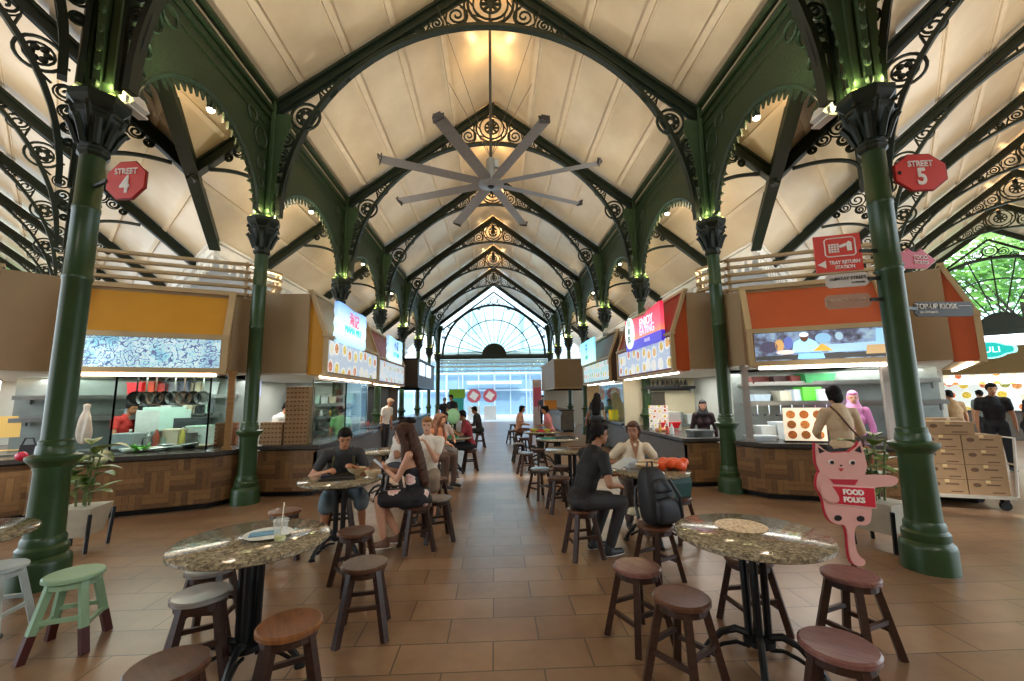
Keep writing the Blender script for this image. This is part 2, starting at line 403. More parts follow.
# ------------------------------------------------------------------ roof trusses
RZ = lambda x: 4.7+3.75*math.sqrt(max(0, 1-(x/3.62)**2))     # arch rib underside
FZ = lambda x: ZR-.745*abs(x)                                 # rafter top
def spiral(cx, cz, R, a0, turns=1.6, sgn=1, n=20):
    return [Vector((cx+(R*(1-.86*i/n))*cos(a0+sgn*2*PI*turns*i/n), 0, cz+(R*(1-.86*i/n))*sin(a0+sgn*2*PI*turns*i/n))) for i in range(n+1)]
def circ(cx, cz, R, n=20): return [Vector((cx+R*cos(2*PI*i/n), 0, cz+R*sin(2*PI*i/n))) for i in range(n)]
YF = (0, 1, 0)
def truss_meshes():
    rf = MB()
    for s in (-1, 1):
        rf.bar((s*3.85, 0, FZ(3.85)-.11), (0, 0, FZ(0)-.11), .07, .2); rf.bar((s*3.85, 0, FZ(3.85)-.02), (0, 0, FZ(0)-.02), .2, .05)
        rf.bar((s*3.85, 0, FZ(3.85)-.21), (0, 0, FZ(0)-.21), .13, .035)
    rf.box((0, 0, ZR-.16), (.16, .2, .3))
    ar = MB(); N = 40; rings = []
    for i in range(N+1):
        w = PI*i/N; x, z = 3.62*cos(w), 4.7+3.75*sin(w); nx, nz = cos(w)/3.62, sin(w)/3.75; l = math.hypot(nx, nz); nx /= l; nz /= l
        rings.append([Vector((x+nx*a, y, z+nz*a)) for a, y in ((0, -.06), (0, .06), (.07, .06), (.07, -.06))])
    ar.loft(rings)
    sc = MB(); r = .021; T = lambda p, closed=False, rr=r: sc.tube(p, rr, 5, closed, YF)
    T(circ(0, 8.95, .43), True, .03); T(circ(0, 8.95, .33), True, .022); T(circ(0, 8.95, .19, 14), True, .024)
    for i in range(8):
        a = PI*i/4; T([Vector((.07*cos(a), 0, 8.95+.07*sin(a))), Vector((.19*cos(a), 0, 8.95+.19*sin(a)))], rr=.03)
        T([Vector((.33*cos(a+.2), 0, 8.95+.33*sin(a+.2))), Vector((.43*cos(a-.2), 0, 8.95+.43*sin(a-.2)))], rr=.016)
    sc.ell((0, 0, 8.95), (.09, .04, .09))
    T([Vector((0, 0, 9.38)), Vector((0, 0, 9.5))], rr=.05)
    for s in (-1, 1):
        for x, R, a0 in ((.63, .2, 1.9), (1.0, .125, 2.2), (1.3, .075, 2.2)):
            cz = (RZ(x)+.07+FZ(x)-.25)/2; T(spiral(s*x, cz, R, a0 if s > 0 else PI-a0, 1.7, s))
            T(circ(s*(x+R*.1), cz, R*1.12, 16), True, .015)
        T([Vector((s*.4, 0, 9.18)), Vector((s*.5, 0, 8.95)), Vector((s*.47, 0, 8.55))], rr=.024)
        T([Vector((s*.82, 0, 8.75)), Vector((s*.84, 0, 8.6)), Vector((s*.8, 0, 8.45))], rr=.02)
        T([Vector((s*1.14, 0, 8.5)), Vector((s*1.2, 0, 8.3))], rr=.02)
        T([Vector((s*1.5, 0, 8.28)), Vector((s*1.48, 0, 8.13))], rr=.02); T([Vector((s*1.75, 0, 8.1)), Vector((s*1.74, 0, 7.98))], rr=.02)
        # foot
        T(circ(s*3.3, 6.58, .25), True, .026); T(circ(s*3.3, 6.58, .16, 14), True, .02)
        for i in range(6):
            a = PI*i/3; sc.ell((s*3.3+.09*cos(a), 0, 6.58+.09*sin(a)), (.055, .02, .055), None, 8, 5)
        for x, R in ((2.93, .15), (2.66, .1), (2.45, .065)):
            cz = (RZ(x)+.07+FZ(x)-.22)/2+.01; T(spiral(s*x, cz, R, 2.4 if s > 0 else .7, 1.6, -s)); T(circ(s*x, cz, R*1.08, 16), True, .014)
        T([Vector((s*3.08, 0, 7.05)), Vector((s*3.03, 0, 6.85))]); T([Vector((s*3.52, 0, 6.9)), Vector((s*3.47, 0, 6.74))]); T([Vector((s*3.62, 0, 6.5)), Vector((s*3.52, 0, 6.5))])
        T([Vector((s*3.1, 0, 6.75)), Vector((s*3.08, 0, 6.7)), Vector((s*3.12, 0, 6.66))]); T([Vector((s*3.3, 0, 6.33)), Vector((s*3.45, 0, 6.2))])
        for z, R in ((6.12, .12), (5.84, .1), (5.6, .08), (5.38, .06)):
            x = (3.62*math.sqrt(max(0, 1-((z-4.7)/3.75)**2))+.07+3.78)/2; T(spiral(s*x, z, R, 0, 1.5, s)); T(circ(s*x, z, R*1.06, 14), True, .014)
        T([Vector((s*3.77, 0, 4.7)), Vector((s*3.77, 0, 6.7))], rr=.035)
    T([Vector((x*.1, 0, RZ(x*.1)+.045)) for x in range(-36, 37)], rr=.012); T([Vector((-3.75, 0, FZ(3.75)-.26)), Vector((0, 0, FZ(0)-.25)), Vector((3.75, 0, FZ(3.75)-.26))], rr=.014)
    return rf.mesh('rafter', M_DARK), ar.mesh('arch_rib', M_DARK, smooth=True), sc.mesh('scrollwork', M_DARK, smooth=True)
TM = truss_meshes()
rl = MB(); rl.lathe([(.05, 0), (.075, .01), (.075, .2), (.06, .22), (0, .22)], (0, 0, 9.08), 12); TM_L = rl.mesh('ridge_lamp', M_DARK)
rb = MB(); rb.lathe([(0, 9.3), (.055, 9.302), (.055, 9.31)], (0, 0, 0), 12); TM_B = rb.mesh('lamp_lens', emit('ffb35a', 6))
def put(me, parent, loc=None):
    o = bpy.data.objects.new(me.name.split('.')[0], me); COL.objects.link(o); o.parent = parent
    if loc: o.location = loc
    return o
NAVE = {0: 'central aisle', 45: 'right side hall', -45: 'left side hall'}
for a in (0, 45, -45):
    for k in range(1, 8):
        l = rotp((0, YK[k], 0), a)
        t = thing('roof_truss', l, 'green iron roof truss with scrollwork arch over the %s, %s from the front' % (NAVE[a], ORD[k-1]), 'roof truss', 'scrollwork trusses of the '+NAVE[a], -rad(a))
        for me in TM: put(me, t)
        lp = put(TM_L, t, (0, .16, 0)); put(TM_B, lp)
        q = lamp('POINT', rotp((0, YK[k]+.16, 9.36), a), (1, .56, .2), 13 if a == 0 else 8, .05, name='ridge_lamp_light')
        if k > 1: q2 = lamp('POINT', rotp((0, YK[k]-1.9 if k > 1 else YK[k], 9.33), a), (1, .6, .25), 22 if a == 0 else 8, .08, name='ridge_lamp_light')

# ------------------------------------------------------------------ columns
def column_meshes():
    b = MB(); b.lathe([(.235, 0), (.235, .2), (.225, .235), (.19, .26), (.20, .285), (.20, .325), (.175, .35), (.175, .40), (.158, .425), (0, .425)], (0, 0, 0), 24)
    p = MB(); p.lathe([(.152, .40), (.14, .98), (.15, 1.0), (.15, 1.03), (0, 1.03)], (0, 0, 0), 16)
    c = MB(); c.lathe([(.15, 1.02), (.165, 1.04), (.2, 1.07), (.215, 1.09), (.215, 1.115), (.15, 1.135), (.145, 1.2), (.135, 1.21), (.135, 1.245), (.12, 1.26), (0, 1.26)], (0, 0, 0), 24)
    s = MB(); s.lathe([(.118, 1.25), (.118, 2.75), (.126, 2.76), (.126, 2.8), (.118, 2.81), (.116, 3.45), (.122, 3.46), (.122, 3.5), (.113, 3.51), (.112, 4.06), (0, 4.06)], (0, 0, 0), 20)
    cp = MB(); cp.lathe([(.112, 4.02), (.14, 4.05), (.14, 4.08), (.12, 4.1), (.128, 4.2), (.16, 4.32), (.215, 4.43), (.235, 4.45), (.235, 4.48), (.2, 4.5), (.255, 4.56), (.27, 4.58), (.27, 4.64), (0, 4.64)], (0, 0, 0), 8)
    for i in range(8):
        w = 2*PI*i/8+PI/8; d = Vector((cos(w), sin(w), 0))
        cp.tube([d*.13+Vector((0, 0, 4.14)), d*.18+Vector((0, 0, 4.28)), d*.235+Vector((0, 0, 4.38)), d*.25+Vector((0, 0, 4.36)), d*.235+Vector((0, 0, 4.33))], [.03, .035, .03, .022, .012], 6)
        w += PI/8; d = Vector((cos(w), sin(w), 0)); cp.tube([d*.14+Vector((0, 0, 4.3)), d*.215+Vector((0, 0, 4.46)), d*.25+Vector((0, 0, 4.5)), d*.262+Vector((0, 0, 4.46))], [.025, .03, .025, .015], 6)
    po = MB()
    po.box((0, 0, 5.7), (.15, .15, 2.15)); po.box((0, 0, 4.72), (.24, .24, .16))
    for sx in (-1, 1):
        for sy in (-1, 1): po.bar((sx*.085, sy*.085, 4.64), (sx*.1, sy*.1, 6.8), .05, .05, (1, 0, 0))
    for ax in ((1, 0), (-1, 0), (0, 1), (0, -1)):            # flaring acanthus brackets up to the girder
        d = Vector((ax[0], ax[1], 0)); pr = [(.07, 4.66), (.13, 4.68), (.15, 5.1), (.19, 5.6), (.27, 6.1), (.36, 6.4), (.36, 6.6), (.07, 6.6)]
        n = Vector((-d.y, d.x, 0)); po.prism(pr, -n*.03, d, (0, 0, 1), n*.06)
        for i in range(9):
            z = 4.75+i*.2; u = (i/9)**2*.2+.14; po.ell(d*u+Vector((0, 0, z)), (.035, .035, .05), None, 6, 5)
    for q, k in ((b, .86), (p, .88), (c, .88), (s, .89), (cp, .95)):
        for v in q.v: v.x *= k; v.y *= k
    return [b.mesh('base', M_GREEN, smooth=True), p.mesh('pedestal', M_GREEN, smooth=True), c.mesh('collar', M_GREEN, smooth=True), s.mesh('shaft', M_GREEN, smooth=True),
            cp.mesh('capital', M_DARK), po.mesh('bracket_post', M_POST)]
CM = column_meshes()
um = MB()
for w in (PI/4, 3*PI/4, -PI/4, -3*PI/4): um.lathe([(.025, 4.64), (.03, 4.67), (.0, 4.67)], (.19*cos(w), .19*sin(w), 0), 8)
UM = um.mesh('uplight', emit('e8ff70', 3))
def put_column(p, label, rz=0, light=True, group='green iron columns'):
    t = thing('iron_column', p, label, 'column', group, rz)
    for me in CM: put(me, t)
    put(UM, t)
    if light:
        for w in (PI/4, 3*PI/4, -PI/4, -3*PI/4):
            lamp('POINT', Vector(p)+Vector((.185*cos(w+rz), .185*sin(w+rz), 4.76)), (1, .92, .42), 3.4, .03, name='column_uplight')
    return t
for s, nm in ((-1, 'left'), (1, 'right')):
    for k in range(1, 9):
        if k == 1: lb = 'thick green cast iron column beside the octagonal red number %s street sign' % ('four' if s < 0 else 'five')
        else: lb = 'green iron column %s of the aisle, %s behind the one with street sign' % (nm, ORD[k-2])
        put_column(((-4.0, 4.12, 0) if s < 0 else (3.93, 3.88, 0)) if k == 1 else (s*W, YK[k], 0), lb, -s*rad(22.5) if k == 1 else 0, k < 7)

# ------------------------------------------------------------------ arcade girders with fringed arches
def girder_meshes(L):
    a, n = L/2-.27, 30
    zA = lambda t: 4.72+1.1*max(0, 1-abs(t)**1.8)**(1/1.8)
    crv = [(L/2+a*sin(PI/2*i/n), zA(sin(PI/2*i/n))) for i in range(-n, n+1)]
    w = MB(); th = .04
    fr = []; bk = []
    lo = [(.08, 4.72)]+crv+[(L-.08, 4.72)]; hi = [(y, 6.85) for y, z in lo]
    vs = []
    for x in (-th, th): vs += [Vector((x, y, z)) for y, z in lo]+[Vector((x, y, z)) for y, z in hi]
    m = len(lo); fs = []
    for i in range(m-1):
        fs += [(i, i+1, m+i+1, m+i), (2*m+i, 3*m+i, 3*m+i+1, 2*m+i+1), (i, 2*m+i, 2*m+i+1, i+1), (m+i, m+i+1, 3*m+i+1, 3*m+i)]
    fs += [(0, m, 3*m, 2*m), (m-1, 2*m+m-1, 3*m+m-1, m+m-1)]
    w.add(vs, fs)
    for x in (-.05, .05):                                     # fretted relief in the spandrels
        for sy in (0, 1):
            for (yy, z, R) in ((.35, 5.95, .17), (.3, 5.5, .11), (.62, 6.2, .12), (.27, 5.2, .08)):
                y = yy if sy == 0 else L-yy; w.tube([Vector((x, y+R*cos(q*PI/8), z+R*sin(q*PI/8))) for q in range(16)], .018, 4, True, (1, 0, 0))
    f = MB(); f.box((0, L/2, 6.62), (.22, L-.1, .07)); f.box((0, L/2, 6.5), (.14, L-.1, .1)); f.box((0, L/2, 6.28), (.11, L-.3, .05)); f.box((0, L/2, 6.82), (.3, L, .06))
    for i in range(int(L/.42)): f.ell((0, .25+i*.42, 6.68), (.05, .05, .07), None, 8, 6)
    f.tube([Vector((0, y, z)) for y, z in crv], .05, 6)
    r = MB()
    s_ = 0; last = crv[0]; acc = 0
    for i in range(1, len(crv)-1):
        y, z = crv[i]; acc += math.hypot(y-last[0], z-last[1]); last = (y, z)
        if acc > .125:
            acc = 0; ty, tz = crv[i+1][0]-crv[i-1][0], crv[i+1][1]-crv[i-1][1]; l = math.hypot(ty, tz); ty /= l; tz /= l
            ny, nz = tz, -ty
            pts = [(-.058, -.02), (.058, -.02), (.045, .06), (.03, .09), (0, .17), (-.03, .09), (-.045, .06)]
            r.prism(pts, (-.015, y, z), (0, ty, tz), (0, ny, nz), (.03, 0, 0))
    return [w.mesh('web_plate', M_WEB), f.mesh('flange', M_WEB), r.mesh('fringe', M_WEB)]
GL, GS = girder_meshes(3.675), girder_meshes(YK[2]-YK[1])
for s, nm in ((-1, 'left'), (1, 'right')):
    for k in range(1, 8):
        t = thing('arcade_girder', (s*W, YK[k], 0), 'dark green girder with fringed arch %s of the aisle, %s bay from front' % (nm, ORD[k-1]), 'girder', 'arcade girders')
        for me in (GS if k == 1 else GL): put(me, t)
        if k < 3:
            t = thing('arcade_girder', rotp((-s*W, YK[k], 0), 45*s), 'dark green girder with fringed arch of the %s, %s bay from the front' % (NAVE[45*s], ORD[k-1]), 'girder', 'side hall girders', -rad(45*s))
            for me in (GS if k == 1 else GL): put(me, t)

# ------------------------------------------------------------------ aisle rafters (column to eave) with small scroll brackets
def aisle_meshes(xe):
    zz = lambda x: 6.68+(x+3.85)*.79
    r = MB(); r.bar((-3.95, 0, zz(-3.95)-.12), (xe, 0, zz(xe)-.12), .08, .22); r.bar((-3.95, 0, zz(-3.95)-.03), (xe, 0, zz(xe)-.03), .16, .04); r.bar((-3.95, 0, zz(-3.95)-.23), (xe, 0, zz(xe)-.23), .13, .04)
    b = MB(); pts = []
    for i in range(17):
        w = PI/2*i/16; x = -3.98-.9*(1-cos(w)); z = 5.2+(zz(-4.88)-.3-5.2)*sin(w); pts.append(Vector((x, 0, z)))
    b.tube(pts, .035, 6, False, YF)
    for x, z, R in ((-4.17, 6.02, .15), (-4.4, 5.9, .1), (-4.13, 5.78, .09), (-4.57, 5.78, .06), (-4.06, 5.6, .06)):
        b.tube(spiral(x, z, R, 1, 1.6), .018, 4, False, YF); b.tube(circ(x, z, R*1.05, 14), .014, 4, True, YF)
    b.tube([Vector((-3.99, 0, 4.8)), Vector((-3.99, 0, 6.4))], .03, 5)
    return [r.mesh('rafter', M_DARK), b.mesh('scroll_bracket', M_DARK)]
AM, AMs = aisle_meshes(-5.97), aisle_meshes(-5.22)
for key, tf in TF.items():
    for k in range(2, 8):
        l = tf((0, YK[k], 0))
        t = thing('aisle_rafter', l, {'L': 'dark green rafter with scroll bracket left of the aisle, falling from the %s column',
                                      'R': 'dark green rafter with scroll bracket right of the aisle, falling from the %s column',
                                      'LL': 'dark green rafter beyond the left street sign, falling from the %s side hall column',
                                      'RR': 'dark green rafter beyond the right street sign, falling from the %s side hall column'}[key] % ORD[k-1],
                  'rafter', 'aisle rafters', {'L': 0, 'R': PI, 'LL': PI+rad(45), 'RR': -rad(45)}[key])
        for me in (AMs if k == 2 else AM): put(me, t)
for s, nm in ((-1, 'number four'), (1, 'number five')):
    c = Vector((s*3.93, 4.05, 0)); d = Vector((s*sin(rad(22.5)), cos(rad(22.5)), 0))
    m = MB(); z = lambda t: 6.55-.79*t*.3827
    m.bar(c+Vector((0, 0, z(0))), c+d*5.3+Vector((0, 0, z(5.3))), .12, .26); m.bar(c+Vector((0, 0, z(0)-.13)), c+d*5.3+Vector((0, 0, z(5.3)-.13)), .2, .05)
    o = m.build('valley_rafter', M_DARK); o['kind'] = 'thing'; tag(o, 'dark green valley rafter sloping away above the %s street sign' % nm, 'rafter')

# ------------------------------------------------------------------ fan-light gables at the hall ends
def gable(a, n, y=None):
    y = YK[8] if y is None else y; tf = lambda p: rotp((p[0], p[1]+y, p[2]), a)
    f = MB(); zc = 4.5
    f.box((0, 0, 4.38), (7.8, .22, .24)); f.box((0, -.02, 4.55), (7.8, .12, .06))
    arc = lambda r, n=40: [Vector((r*cos(PI*i/n), 0, zc+r*sin(PI*i/n))) for i in range(n+1)]
    f.tube(arc(3.55), .085, 6, False, YF); f.tube(arc(2.5), .04, 5, False, YF)
    for i in range(1, 14):
        w = PI*i/14; f.bar((.7*cos(w), 0, zc+.7*sin(w)), (3.55*cos(w), 0, zc+3.55*sin(w)), .05, .06, YF)
    f.prism([(.85*cos(PI*i/16), .85*sin(PI*i/16)) for i in range(17)], (0, -.05, zc), (1, 0, 0), (0, 0, 1), (0, .1, 0))
    for s in (-1, 1):
        f.bar((s*3.9, 0, 6.65), (0, 0, 9.6), .12, .22); f.box((s*3.8, 0, 3.3), (.14, .2, 6.7))
        f.bar((s*3.6, -.05, 6.3), (0, -.05, 8.98), .08, .1)
        for x, z, R in ((.42, 8.3, .18), (.75, 8.05, .14), (1.05, 7.82, .11), (3.1, 6.55, .12), (3.4, 6.2, .14), (3.5, 5.8, .1)):
            f.tube(spiral(s*x, z, R, 1, 1.6, s), .024, 4, False, YF); f.tube(circ(s*x, z, R*1.05, 14), .018, 4, True, YF)
    f.tube(circ(0, 8.42, .26), .035, 5, True, YF); f.tube(circ(0, 8.42, .15), .025, 5, True, YF)
    o = structure(f.build('window_%d' % n, M_DARK, tf=tf))
    gl = MB(); gl.prism([(3.55*cos(PI*i/24), 3.55*sin(PI*i/24)) for i in range(25)], (0, .02, zc), (1, 0, 0), (0, 0, 1), (0, .02, 0))
    structure(gl.build('window_glass', M_GLASS, o, tf=tf))
    wv = MB()
    for s in (-1, 1): wv.bar((s*3.95, .25, 6.6), (0, .25, 9.7), .5, .05, (s*.6, 0, .8))
    structure(wv.build('trim_4', M_WHITE, tf=tf))
gable(0, 1); gable(45, 2); gable(-45, 3)
# ------------------------------------------------------------------ stalls
def V2(x, y): return Vector((x, y))
def offs(pts, d):                               # polyline moved to its left by d
    out = []
    for i, p in enumerate(pts):
        n = []
        for a, b in ((i-1, i), (i, i+1)):
            if 0 <= a and b < len(pts):
                t = (pts[b]-pts[a]).normalized(); n.append(Vector((-t.y, t.x)))
        if len(n) == 1: out.append(p+n[0]*d)
        else:
            m = (n[0]+n[1]).normalized(); out.append(p+m*(d/max(.3, m.dot(n[0]))))
    return out
VS = -.11
def wpt(u, v): v += VS; return Vector((-3.93-.383*u+.924*v, 4.05+.924*u+.383*v))      # left wedge frame: u outward, v towards the aisle
def tf2(key, p): q = TF[key]((p[0], p[1], 0)); return Vector((q.x, q.y))
MIR = ('R', 'LL')
def attach(o, parent):
    o.parent = parent; o.matrix_parent_inverse = (Matrix.Translation(parent.location)@parent.rotation_euler.to_matrix().to_4x4()).inverted(); return o
def strip(m, a, b, z0, z1):                     # band between two polylines
    n = len(a); vs = [Vector((p.x, p.y, z)) for z in (z0, z1) for p in a+b]; k = 2*n
    fs = []
    for i in range(n-1):
        fs += [(i, i+1, n+i+1, n+i), (k+i, k+i+1, k+n+i+1, k+n+i), (i, i+1, k+i+1, k+i), (n+i, n+i+1, k+n+i+1, k+n+i)]
    fs += [(0, n, k+n, k), (n-1, 2*n-1, k+2*n-1, k+n-1)]
    m.add(vs, fs)
def counter(key, pts, label, h=.84, depth=.6, mats=None, closed_back=True):
    P = [tf2(key, p) for p in pts]
    if key in MIR: P = P[::-1]; mats = mats[::-1] if mats else None
    c = P[len(P)//2]
    t = thing('stall_counter', (c.x, c.y, 0), label, 'counter', 'stall counters')
    m = MB(); strip(m, offs(P, .05), offs(P, depth), .1, h-.07); attach(m.build('carcass', M_SIDEGREY), t)
    m = MB(); strip(m, offs(P, .1), offs(P, depth-.02), 0, .1); attach(m.build('plinth', M_BLACK), t)
    m = MB(); strip(m, offs(P, -.05), offs(P, depth+.03), h-.065, h); attach(m.build('worktop', M_STONE, bevel=.006), t)
    for i in range(len(P)-1):
        a, b = P[i], P[i+1]; l = (b-a).length; mt = (mats[i] if mats else M_PARQ)
        m = MB(); m.box((l/2, .025, .41), (l, .05, .64)); m.box((l/2, .02, .735), (l, .06, .03)); m.box((l/2, .02, .105), (l, .06, .03))
        o = m.build('front_panel', mt); o.location = (a.x, a.y, 0); o.rotation_euler = (0, 0, math.atan2((b-a).y, (b-a).x)); attach(o, t)
    return t
NB = 'number %s street sign'
# noses facing the hub
U0 = {'L': 2.58, 'R': 2.33}
for key, nm in (('L', 'left'), ('R', 'right')):
    u0 = U0[key]
    counter(key, [wpt(u0+.35, -1.3), wpt(u0, -.85), wpt(u0, .85), wpt(u0+.3, 1.18)], 'stall counter with basketweave wood front under the %s' % ('yellow canopy and line drawing' if key == 'L' else 'orange canopy and chef photograph'))
XC = {'L': -2.98, 'R': -3.32, 'LL': -3.1, 'RR': -3.1}
for key, lb in (('L', 'stall counter with stacks of cartons on it, left of the aisle'), ('R', 'stall counter with a red basket on it, right of the aisle'),
                ('LL', 'stall counter behind the column of the number four street sign'), ('RR', 'stall counter behind the stacked cartons on the trolley')):
    counter(key, [V2(-3.95, 7.4), V2(XC[key], 7.4), V2(XC[key], 10.9)], lb, mats=[M_PARQ, M_SIDEGREY])
counter('L', [V2(-3.3, 11.05), V2(-3.3, 14.8)], 'grey stall counter with red packets on it, left of the aisle', mats=[M_SIDEGREY], h=.88)
counter('R', [V2(-3.5, 11.5), V2(-3.5, 15.8)], 'grey stall counter with a yellow card on it, right of the aisle', mats=[M_SIDEGREY], h=.86)
counter('R', [V2(-3.0, 19.3), V2(-3.0, 24.5)], 'far timber-fronted counter under the tan canopy, right of the aisle', mats=[wood('4a3a2c', '6a5640', (2, 2, 14))], h=1.0)
counter('L', [V2(-3.1, 16.5), V2(-3.1, 20.5)], 'far dark counter under the black canopy, left of the aisle', mats=[M_SIDEGREY], h=.9)

# canopies
MENU = [m_menu('a8b4c4', .62, 1, 2.9), m_menu('b4c0cc', .6, 2, 3.4, ('b8c8c0', 'c87848', 'e8e8e0', '88a070', 'c0a060')), m_menu('a4b0c8', .62, 3, 3.1, ('d8b030', 'e0a040', 'c84020', 'f0f0e8', 'e8c830')), m_menu('9cc8c4', .62, 4, 3.4, ('60a868', 'd8c050', 'c87040', 'e8f0e8', '50a0a0'))]
M_TUBE = emit('fff4e0', 9); M_TUBEW = emit('ffdcb4', 9)
def canopy(key, x, y0, y1, label, board, cheek, menu, body=M_BEIGE, back=-5.2, z0=2.05, z1=3.45):
    """flank canopy: beige body, coloured sloping board, menu strip, tube lamp"""
    tf = TF[key]; p = tf((x, (y0+y1)/2, z0)); t = thing('stall_canopy', p, label, 'canopy', 'stall canopies')
    B = lambda m, n, mat, **k: attach(m.build(n, mat, tf=tf, **k), t)
    m = MB(); m.box(((x-.28+back)/2, (y0+y1)/2, (z0+z1)/2), (x-.28-back, y1-y0, z1-z0)); B(m, 'body', body)
    m = MB(); m.box(((x-.28+back)/2, (y0+y1)/2, z0-.015), (x-.3-back, y1-y0-.06, .03)); B(m, 'soffit', M_WHITE)
    pr = [(x-.28, z0-.03), (x, z0-.03), (x, z0+.68), (x-.28, z1+.03)]
    m = MB(); m.prism(pr, (0, y0+.1, 0), (1, 0, 0), (0, 0, 1), (0, y1-y0-.2, 0)); B(m, 'sloping_board', board)
    for y in (y0+.06, y1-.1): m = MB(); m.prism([(a+.012*(a > x-.1), b) for a, b in pr], (0, y, 0), (1, 0, 0), (0, 0, 1), (0, .04, 0)); B(m, 'cheek', cheek)
    m = MB()
    for y in (y0+.03, y1-.09):
        m.bar((x+.02, y+.03, z0+.66), (x-.27, y+.03, z1+.05), .07, .06); m.bar((x+.02, y+.03, z0-.04), (x+.02, y+.03, z0+.68), .07, .06)
    m.bar((x+.01, y0, z0-.03), (x+.01, y1, z0-.03), .08, .05); m.bar((x+.02, y0, z0+.66), (x+.02, y1, z0+.66), .08, .05); m.bar((x-.27, y0, z1+.05), (x-.27, y1, z1+.05), .08, .05)
    B(m, 'frame', M_BEIGE2)
    m = MB(); m.box((x+.02, (y0+y1)/2, z0+.315), (.04, y1-y0-.3, .56)); B(m, 'menu_lightbox', menu)
    m = MB(); m.box((x-.1, (y0+y1)/2, z0-.055), (.06, y1-y0-.4, .04)); B(m, 'tube_lamp', M_TUBEW if key in ('L', 'LL') else M_TUBE)
    return t
canopy('L', -2.95, 7.4, 10.75, 'stall canopy with beige sloping board and yellow cheek, left of the aisle', M_BEIGE, M_YELLOW, MENU[0])
canopy('R', -3.27, 7.4, 10.9, 'stall canopy with dark red sloping board and orange cheek, right of the aisle', M_RUST, M_ORANGE, MENU[2])
canopy('L', -3.1, 11.3, 14.6, 'stall canopy with rust red board and cheek, left of the aisle', M_RUST, M_RUST, MENU[1], M_BEIGE)
canopy('R', -3.35, 11.9, 15.6, 'stall canopy with brown board behind the pink lit sign, right of the aisle', plain('5c4a3e', .5), plain('4a3628', .5), MENU[3], plain('8a7050', .6))
canopy('LL', -2.95, 7.4, 10.75, 'plain beige stall canopy behind the column of the number four street sign', M_BEIGE, M_ORANGE, MENU[1])
canopy('RR', -2.95, 7.4, 10.75, 'beige stall canopy with orange cheek behind the grey kiosk sign', M_BEIGE, M_ORANGE, MENU[1])
for key, x, y0, y1, z0, z1, mt, lb in (('L', -2.9, 16.2, 20.5, 2.0, 3.1, plain('3c3630', .5), 'black box canopy with small screens, far left of the aisle'), ('R', -2.75, 19.2, 24.5, 1.95, 3.3, plain('7d6544', .6), 'plain tan box canopy far right of the aisle')):
    tf = TF[key]; t = thing('stall_canopy', tf((x, (y0+y1)/2, z0)), lb, 'canopy', 'stall canopies')
    m = MB(); m.box((x-1.2, (y0+y1)/2, (z0+z1)/2), (2.4, y1-y0, z1-z0)); attach(m.build('body', mt, tf=tf), t)
    m = MB(); m.box((x-1.2, (y0+y1)/2, z0+.03), (2.46, y1-y0+.06, .06)); m.box((x-1.2, (y0+y1)/2, z1), (2.46, y1-y0+.06, .06)); attach(m.build('edge_trim', M_BLACK if key == 'L' else M_BEIGE, tf=tf), t)
    if key == 'L':
        for y in (17.0, 18.6): m = MB(); m.box((x+.03, y, z0+.75), (.05, 1.1, .5)); attach(m.build('screen', emit('cfe6f2', 1.3), tf=tf), t)

# nose canopies
def nose_canopy(key, label, board, picture):
    u0 = U0[key]; tf = TF[key]; w = .95
    f = lambda p: tf((lambda q: (q.x, q.y, p[2]))(wpt(p[0], p[1])))            # mesh space (u, v, z)
    c = f((u0, 0, 2.05)); t = thing('stall_canopy', c, label, 'canopy', 'stall canopies')
    B = lambda m, n, mat: attach(m.build(n, mat, tf=f), t)
    m = MB(); m.prism([(u0+.22, -w), (u0+.22, w), (u0+.6, 1.3), (u0+.72, 1.36), (u0+2.1, 1.0), (u0+2.1, -1.0), (u0+.72, -1.36), (u0+.6, -1.3)], (0, 0, 2.05), (1, 0, 0), (0, 1, 0), (0, 0, 1.25)); B(m, 'body', M_BEIGE)
    m = MB(); m.prism([(u0+.1, -w), (u0+.1, w), (u0+.6, 1.25), (u0+2.0, .95), (u0+2.0, -.95), (u0+.6, -1.25)], (0, 0, 2.02), (1, 0, 0), (0, 1, 0), (0, 0, .03)); B(m, 'soffit', M_WHITE)
    pr = [(u0+.24, 2.02), (u0-.08, 2.02), (u0-.06, 2.58), (u0+.24, 3.3)]
    m = MB(); m.prism(pr, (0, -w+.06, 0), (1, 0, 0), (0, 0, 1), (0, 2*w-.12, 0)); B(m, 'sloping_board', board)
    m = MB()
    for s in (-1, 1):
        m.bar((u0-.09, s*(w-.04), 2.56), (u0+.22, s*(w-.04), 3.34), .09, .07); m.bar((u0-.09, s*(w-.04), 2.0), (u0-.09, s*(w-.04), 2.6), .1, .08)
    m.bar((u0-.1, -w, 2.56), (u0-.1, w, 2.56), .09, .07); m.bar((u0-.1, -w, 2.05), (u0-.1, w, 2.05), .1, .07); m.bar((u0+.22, -w, 3.33), (u0+.22, w, 3.33), .09, .07)
    B(m, 'frame', M_BEIGE2)
    m = MB(); m.box((u0-.1, 0, 2.3), (.03, 2*w-.2, .44)); pic = B(m, 'picture_lightbox', picture)
    m = MB(); m.box((u0-.02, 0, 1.985), (.07, 2*w-.3, .045)); B(m, 'tube_lamp', M_TUBEW if key == 'L' else M_TUBE)
    return t, f
tL, fL = nose_canopy('L', 'stall canopy with yellow board over a lit blue line drawing', M_YELLOW, m_mural())
def m_photo():
    t = NT('backlit_photograph'); v = t.obj(); n = t.noise(5, v, 5, .65)
    c = t.ramp(n, [(.3, lin('2c3038')), (.45, lin('6a6c80')), (.55, lin('8fa8c8')), (.7, lin('b8d4e4'))]); t.bsdf(c, .3, emit=c, es=.55); return t.m
